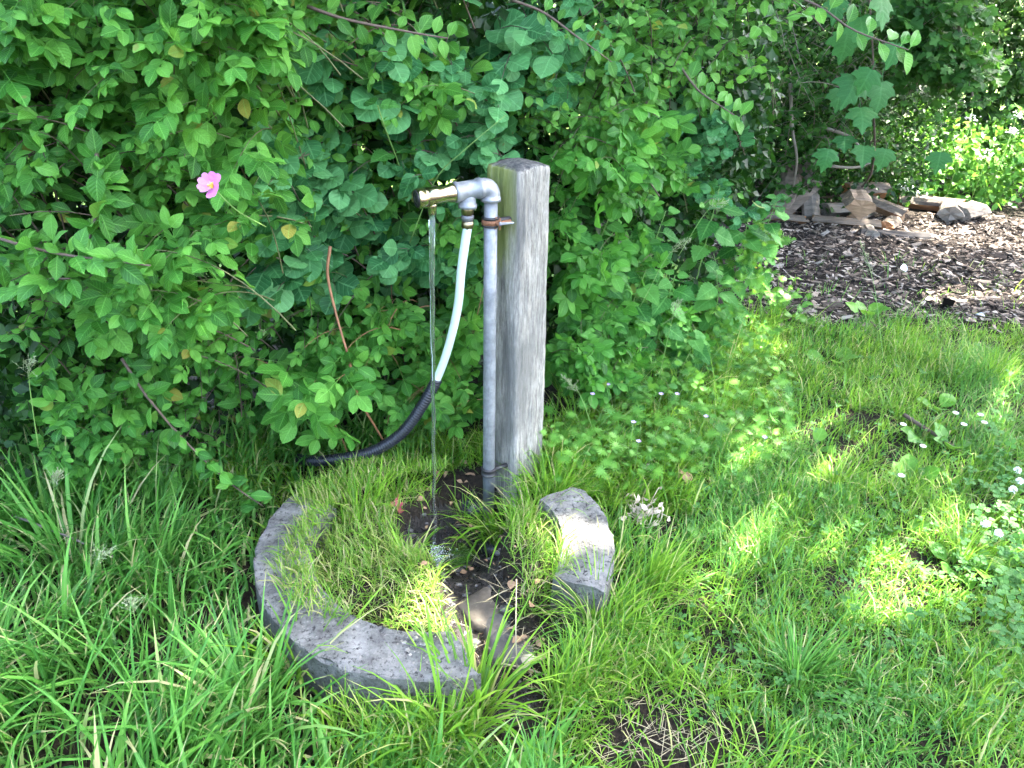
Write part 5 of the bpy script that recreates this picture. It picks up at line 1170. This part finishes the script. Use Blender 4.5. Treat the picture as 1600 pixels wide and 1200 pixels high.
for k, (px, py, lab) in enumerate([(1493, 646, 'daisy standing left of the daisy pair'), (1532, 649, 'upper daisy of the pair on the lawn'), (1538, 661, 'lower daisy of the pair on the lawn'), (1506, 664, 'daisy between the pair and the dock leaf'), (1411, 664, 'small daisy beside the twig'), (1442, 698, 'tiny daisy below the twig'), (1408, 744, 'tiny pale daisy left of the plantain')]): flower_on_stalk('daisy', lab, 'flower', 'daisies in the lawn', px, py, .09, 'daisy', 820+k)
for k, (px, py, lab) in enumerate([(1160, 416, 'yellow buttercup left of its pair at the chip edge'), (1180, 419, 'yellow buttercup right of its pair at the chip edge')]): flower_on_stalk('buttercup', lab, 'flower', 'buttercups', px, py, .30, 'buttercup', 840+k)
for k, (px, py, lab) in enumerate([(950, 601, 'uppermost'), (926, 616, 'beside the seed grass'), (1033, 616, 'left of a pair in the shade'), (1058, 616, 'right of a pair in the shade'), (990, 660, 'in the middle of the patch'), (1103, 651, 'nearest to the lawn'), (1195, 684, 'alone in the sunny grass'), (998, 690, 'above the dead leaf'), (935, 575, 'close below the rose leaves')]): flower_on_stalk('cranesbill_flower', 'tiny lilac cranesbill flower '+lab, 'flower', 'lilac cranesbill flowers', px, py, .20, 'cranes', 860+k)
# far white blossoms among the sunlit weeds
for k, (px, py, lab) in enumerate([(1415, 293, 'left of two pale blossoms above the logs'), (1428, 299, 'right of two pale blossoms above the logs'), (1590, 180, 'white blossom cluster highest at right edge'), (1582, 205, 'white blossom cluster at right edge, lower'), (1545, 240, 'white blossom in the sunny gap'), (1520, 185, 'white blossom under the hanging branch')]):
    c = gy(px, py, 5.5); r = np.random.default_rng(880+k); base = V3(c[0], c[1]+.05, float(ground_h(c[0], c[1]))); root = thing('white_umbel', lab, 'flower', base, 'white blossoms among far weeds'); b = Buf(); tube(b, [base, c], .002, 4); part('stalk', b, M['stalk'], root); b = Buf()
    for q_ in range(24): inst(b, rock(r, sub=1), (np.eye(3)*r.uniform(.008, .016))[None], (c+r.normal(0, .022, 3)*[1, 1, .5])[None])
    part('blossom', b, M['white'], root)

# dead things on the lawn
def crumpled(name, label, cat, px, py, mat, size, seed, z=.03, T=None):
    c = gz(px, py, z); r = np.random.default_rng(seed); T = T or fan(mp, (0, .3), .5, .6); V = T['V']*size; V = V+.10*size*np.sin(V[:, [1, 2, 0]]/size*5+seed)
    o = link(name, mk_mesh(name, V, T['F'], T['U']), M[mat]); o.location = c; o.rotation_euler = (r.uniform(.4, 1.1), r.uniform(-.4, .4), r.uniform(0, 6.28)); return tag(o, label, cat)
crumpled('dead_leaf', 'curled brown dead leaf lying on the lawn', 'leaf', 1078, 756, 'deadleaf', .055, 1)
crumpled('dead_leaf', 'small pale dead leaf under the cranesbill', 'leaf', 1008, 735, 'paledead', .035, 2)
crumpled('dead_leaf', 'tan dead leaf in the mud of the ring gap', 'leaf', 818, 1038, 'paledead', .035, 3)
crumpled('red_leaf', 'dark red leaf left of the falling water', 'leaf', 615, 803, 'redleaf', .05, 4, .06)
crumpled('red_leaf', 'dark red leaf right of the falling water', 'leaf', 688, 798, 'redleaf', .055, 5, -.02)
c = gz(1000, 815, .03); root = thing('withered_plant', 'pale withered plant beside the short ring piece', 'dead plant', c); b = Buf(); r = np.random.default_rng(9)
for k in range(34):
    e = c+r.normal(0, .032, 3)*[1.1, 1, .5]+[0, 0, .05]; tube(b, smooth_path([c+r.normal(0, .01, 3), (c+e)/2+r.normal(0, .012, 3), e], 5), .0011, 4); inst(b, T_PLUM[k % 6], frame_from(r.normal(0, 1, (1, 3)), r.normal(0, 1, (1, 3)), r.uniform(.018, .034)), e[None])
part('dry_leaves', b, M['paledead'], root, kind='stuff')
def stick(name, label, pts, rad, mat, seed):
    p_ = smooth_path(pts, 12); root = thing(name, label, 'stick', p_[0]); b = Buf(); tube(b, p_, np.linspace(rad, rad*.6, 12), 7, lumps=.08); part('stick', b, M[mat], root)
stick('fallen_twig', 'brown twig lying slanted in the lawn grass', [gz(1412, 648, .06), gz(1450, 672, .05), gz(1500, 705, .03)], .008, 'twig', 1)
stick('dry_straw', 'thin dry straw lying across the ring gap', [gz(776, 1036, .01), gz(820, 1044, .02), gz(870, 1060, .02)], .0028, 'straw', 2)
stick('dry_straw', 'dry straw standing upright before the flat stone', [gz(808, 1058, 0), gy(806, 990, 1.20), gy(807, 905, 1.30)], .0016, 'straw', 3)
stick('dead_branch', 'grey dead stem running through the long grass at left', [gz(20, 805, .10), gz(110, 840, .10), gz(235, 895, .04)], .0035, 'log_grey', 4)
b = Buf(); r = np.random.default_rng(31)                          # dry straw and litter on the bare patch and in the gap
n = 270; px = np.concatenate([r.normal(1030, 75, 110), r.normal(800, 35, 160)]); py = np.concatenate([r.normal(1140, 35, 110), r.normal(985, 45, 160)]); P = gz(px, py, 0.0); P[:, 2] = ground_h(P[:, 0], P[:, 1])+.006; a_ = r.uniform(0, 6.28, n)
blades(b, P, r.uniform(.03, .09, n), r.uniform(.001, .0022, n), a_, np.full(n, 1.35)+r.normal(0, .1, n), r.normal(.1, .15, n), 4); o = link('straw_litter', b.mesh('straw_litter'), M['straw']); tag(o, 'dry straw litter on bare soil before the ring', 'straw', kind='stuff')
b = Buf(); n = 500; px = np.concatenate([r.normal(1040, 70, 200), r.normal(800, 40, 300)]); py = np.concatenate([r.normal(1150, 35, 200), r.normal(1000, 55, 300)]); P = gz(px, py, 0.0); P[:, 2] = ground_h(P[:, 0], P[:, 1])+.002
for k in range(n): s = r.gamma(2, .003)+.003; inst(b, rock(r, sub=1, sq=(1, 1, .6)), (np.eye(3)*s)[None], P[k:k+1])
o = link('soil_crumbs', b.mesh('soil_crumbs', smooth=False), M['wetsoil']); tag(o, 'dark soil crumbs and grit in the ring gap', 'soil', kind='stuff')

b = Buf(); r = np.random.default_rng(66); n = 130; px = np.concatenate([r.normal(720, 50, 90), r.normal(810, 35, 40)]); py = np.concatenate([r.normal(820, 45, 90), r.normal(1010, 45, 40)]); P = gz(px, py, -.03); P[:, 2] = ground_h(P[:, 0], P[:, 1])+.010
Ms = frame_from(r.normal(0, 1, (n, 3))*[1, 1, .25], UP+r.normal(0, .35, (n, 3)), .026*r.uniform(.4, 1.3, n))
for t in range(3): inst(b, T_PLUM[t], Ms[t::3], P[t::3])
o = link('leaf_litter', b.mesh('leaf_litter'), M['deadleaf']); tag(o, 'brown dead leaf litter in the wet hollow and gap', 'leaf litter', kind='stuff')

# ------------------------------------------------------------------ firewood and litter by the wood chips
FW = 'firewood beyond the wood chips'
def log(px, py, L, R_, yaw, pitch, kind, label, seed, z=0.0, roll=0.0):
    c = gz(px, py, z); r = np.random.default_rng(seed); root = thing('split_log' if kind != 'round' else 'round_log', label, 'log', c, FW)
    if kind == 'round': a = np.linspace(0, 2*math.pi, 15)[:-1]; sec = np.stack([np.cos(a), np.sin(a)], 1)*(1+.06*r.normal(size=(14, 1)))
    else:
        a = np.linspace(math.radians(25), math.radians(155), 8); sec = np.vstack([np.stack([np.cos(a), np.sin(a)], 1)*(1+.04*r.normal(size=(8, 1))), [[-.45, .12], [0, -.28], [.45, .1]]]); sec[:, 1] -= .35
    sec = sec*R_; m_ = len(sec); xs = np.linspace(-L/2, L/2, 5); V = np.concatenate([np.column_stack([np.full(m_, x_)+.008*r.normal(size=m_)*(abs(x_) > L*.4), sec*(1+.055*r.normal(size=(m_, 1)))]) for x_ in xs])
    i = np.arange(4)[:, None]*m_; j = np.arange(m_)[None]; F = np.stack([i+j, i+(j+1) % m_, i+m_+(j+1) % m_, i+m_+j], -1)
    Rm = np.array((Matrix.Rotation(yaw, 3, 'Z') @ Matrix.Rotation(pitch, 3, 'Y') @ Matrix.Rotation(roll, 3, 'X')))
    def put(V_): W_ = V_@Rm.T; return W_
    base = put(V); dz = -base[:, 2].min(); base = base+[0, 0, dz-.012]+c
    nbark = 14 if kind == 'round' else 7; b1 = Buf(); b1.add(base, [F[:, :nbark].reshape(-1, 4)]); part('bark', b1, M['log_bark' if kind not in ('grey', 'dark') else ('log_grey' if kind == 'grey' else 'log_dark')], root, smooth=False)
    b2 = Buf()
    if kind != 'round': b2.add(base, [F[:, nbark:].reshape(-1, 4)]); part('split_face', b2, M[{'grey': 'log_grey', 'red': 'log_red', 'dark': 'log_dark'}.get(kind, 'log_cut')], root, smooth=False)
    for e in (0, 4):
        b3 = Buf(); ring_ = base[e*m_:(e+1)*m_]; b3.add(np.vstack([ring_, ring_.mean(0)]), [np.array([(q_, (q_+1) % m_, m_) for q_ in range(m_)])])
        part('end_grain', b3, M[{'grey': 'log_grey', 'red': 'log_red', 'dark': 'log_dark'}.get(kind, 'log_cut')], root, smooth=False)
R = math.radians
for k, a in enumerate([(1222, 338, .30, .085, R(70), R(-55), 'round', 'upright round log at left end of the firewood', .0), (1238, 340, .34, .09, R(30), R(-35), 'split', 'split log leaning beside the upright round log', 0), (1205, 345, .22, .05, R(10), 0, 'red', 'small orange offcut lying at left end', 0), (1225, 347, .26, .05, R(-20), 0, 'red', 'reddish split piece in front of the leaning logs', 0), (1256, 338, .36, .08, R(100), R(-60), 'grey', 'grey bark log standing tilted in the firewood', 0),
                       (1318, 338, .34, .08, R(20), 0, 'grey', 'grey split log at the bottom of the middle pile', 0), (1338, 332, .30, .10, R(75), 0, 'split', 'pale thick log with cut end on top of the middle pile', .13), (1362, 336, .42, .075, R(-38), R(12), 'split', 'pale split log sloping down right of the middle pile', .02), (1345, 343, .26, .06, R(50), 0, 'split', 'short triangular piece under the middle pile', 0), (1320, 354, .42, .055, R(-12), 0, 'split', 'pale plank-like split log lying before the middle pile', 0),
                       (1388, 357, .2, .06, R(55), 0, 'red', 'small orange-brown round piece on the wood chips', 0), (1350, 310, .3, .09, R(10), 0, 'red', 'brown log half hidden behind the middle pile', .12), (1450, 330, .42, .085, R(-20), 0, 'red', 'reddish log in the weeds right of the pile', .0), (1482, 345, .26, .10, R(60), 0, 'grey', 'grey weathered log, left of the pair at right', 0), (1508, 346, .26, .10, R(35), 0, 'grey', 'grey weathered log, right of the pair at right', 0), (1395, 374, .42, .05, R(-6), 0, 'dark', 'long dark weathered beam lying on the wood chips', -.01), (1358, 368, .16, .05, R(80), 0, 'grey', 'short grey stub at left end of the long beam', 0)]):
    log(*a[:8], seed=900+k, z=a[8])
M['plastic'] = plain('pale_plastic', (.62, .70, .80), .35, var=.15)
for k, (px, py, s, lab) in enumerate([(1553, 457, .055, 'crumpled pale blue plastic scrap on the wood chips'), (1414, 426, .05, 'thin white plastic strip on the wood chips'), (1522, 493, .05, 'torn clear plastic scrap at the lawn edge of the chips')]):
    crumpled('plastic_scrap', lab, 'litter', px, py, 'plastic', s, 950+k, .02, ovate(4, .4, .5, .5, .4, petiole=0, seed=k))
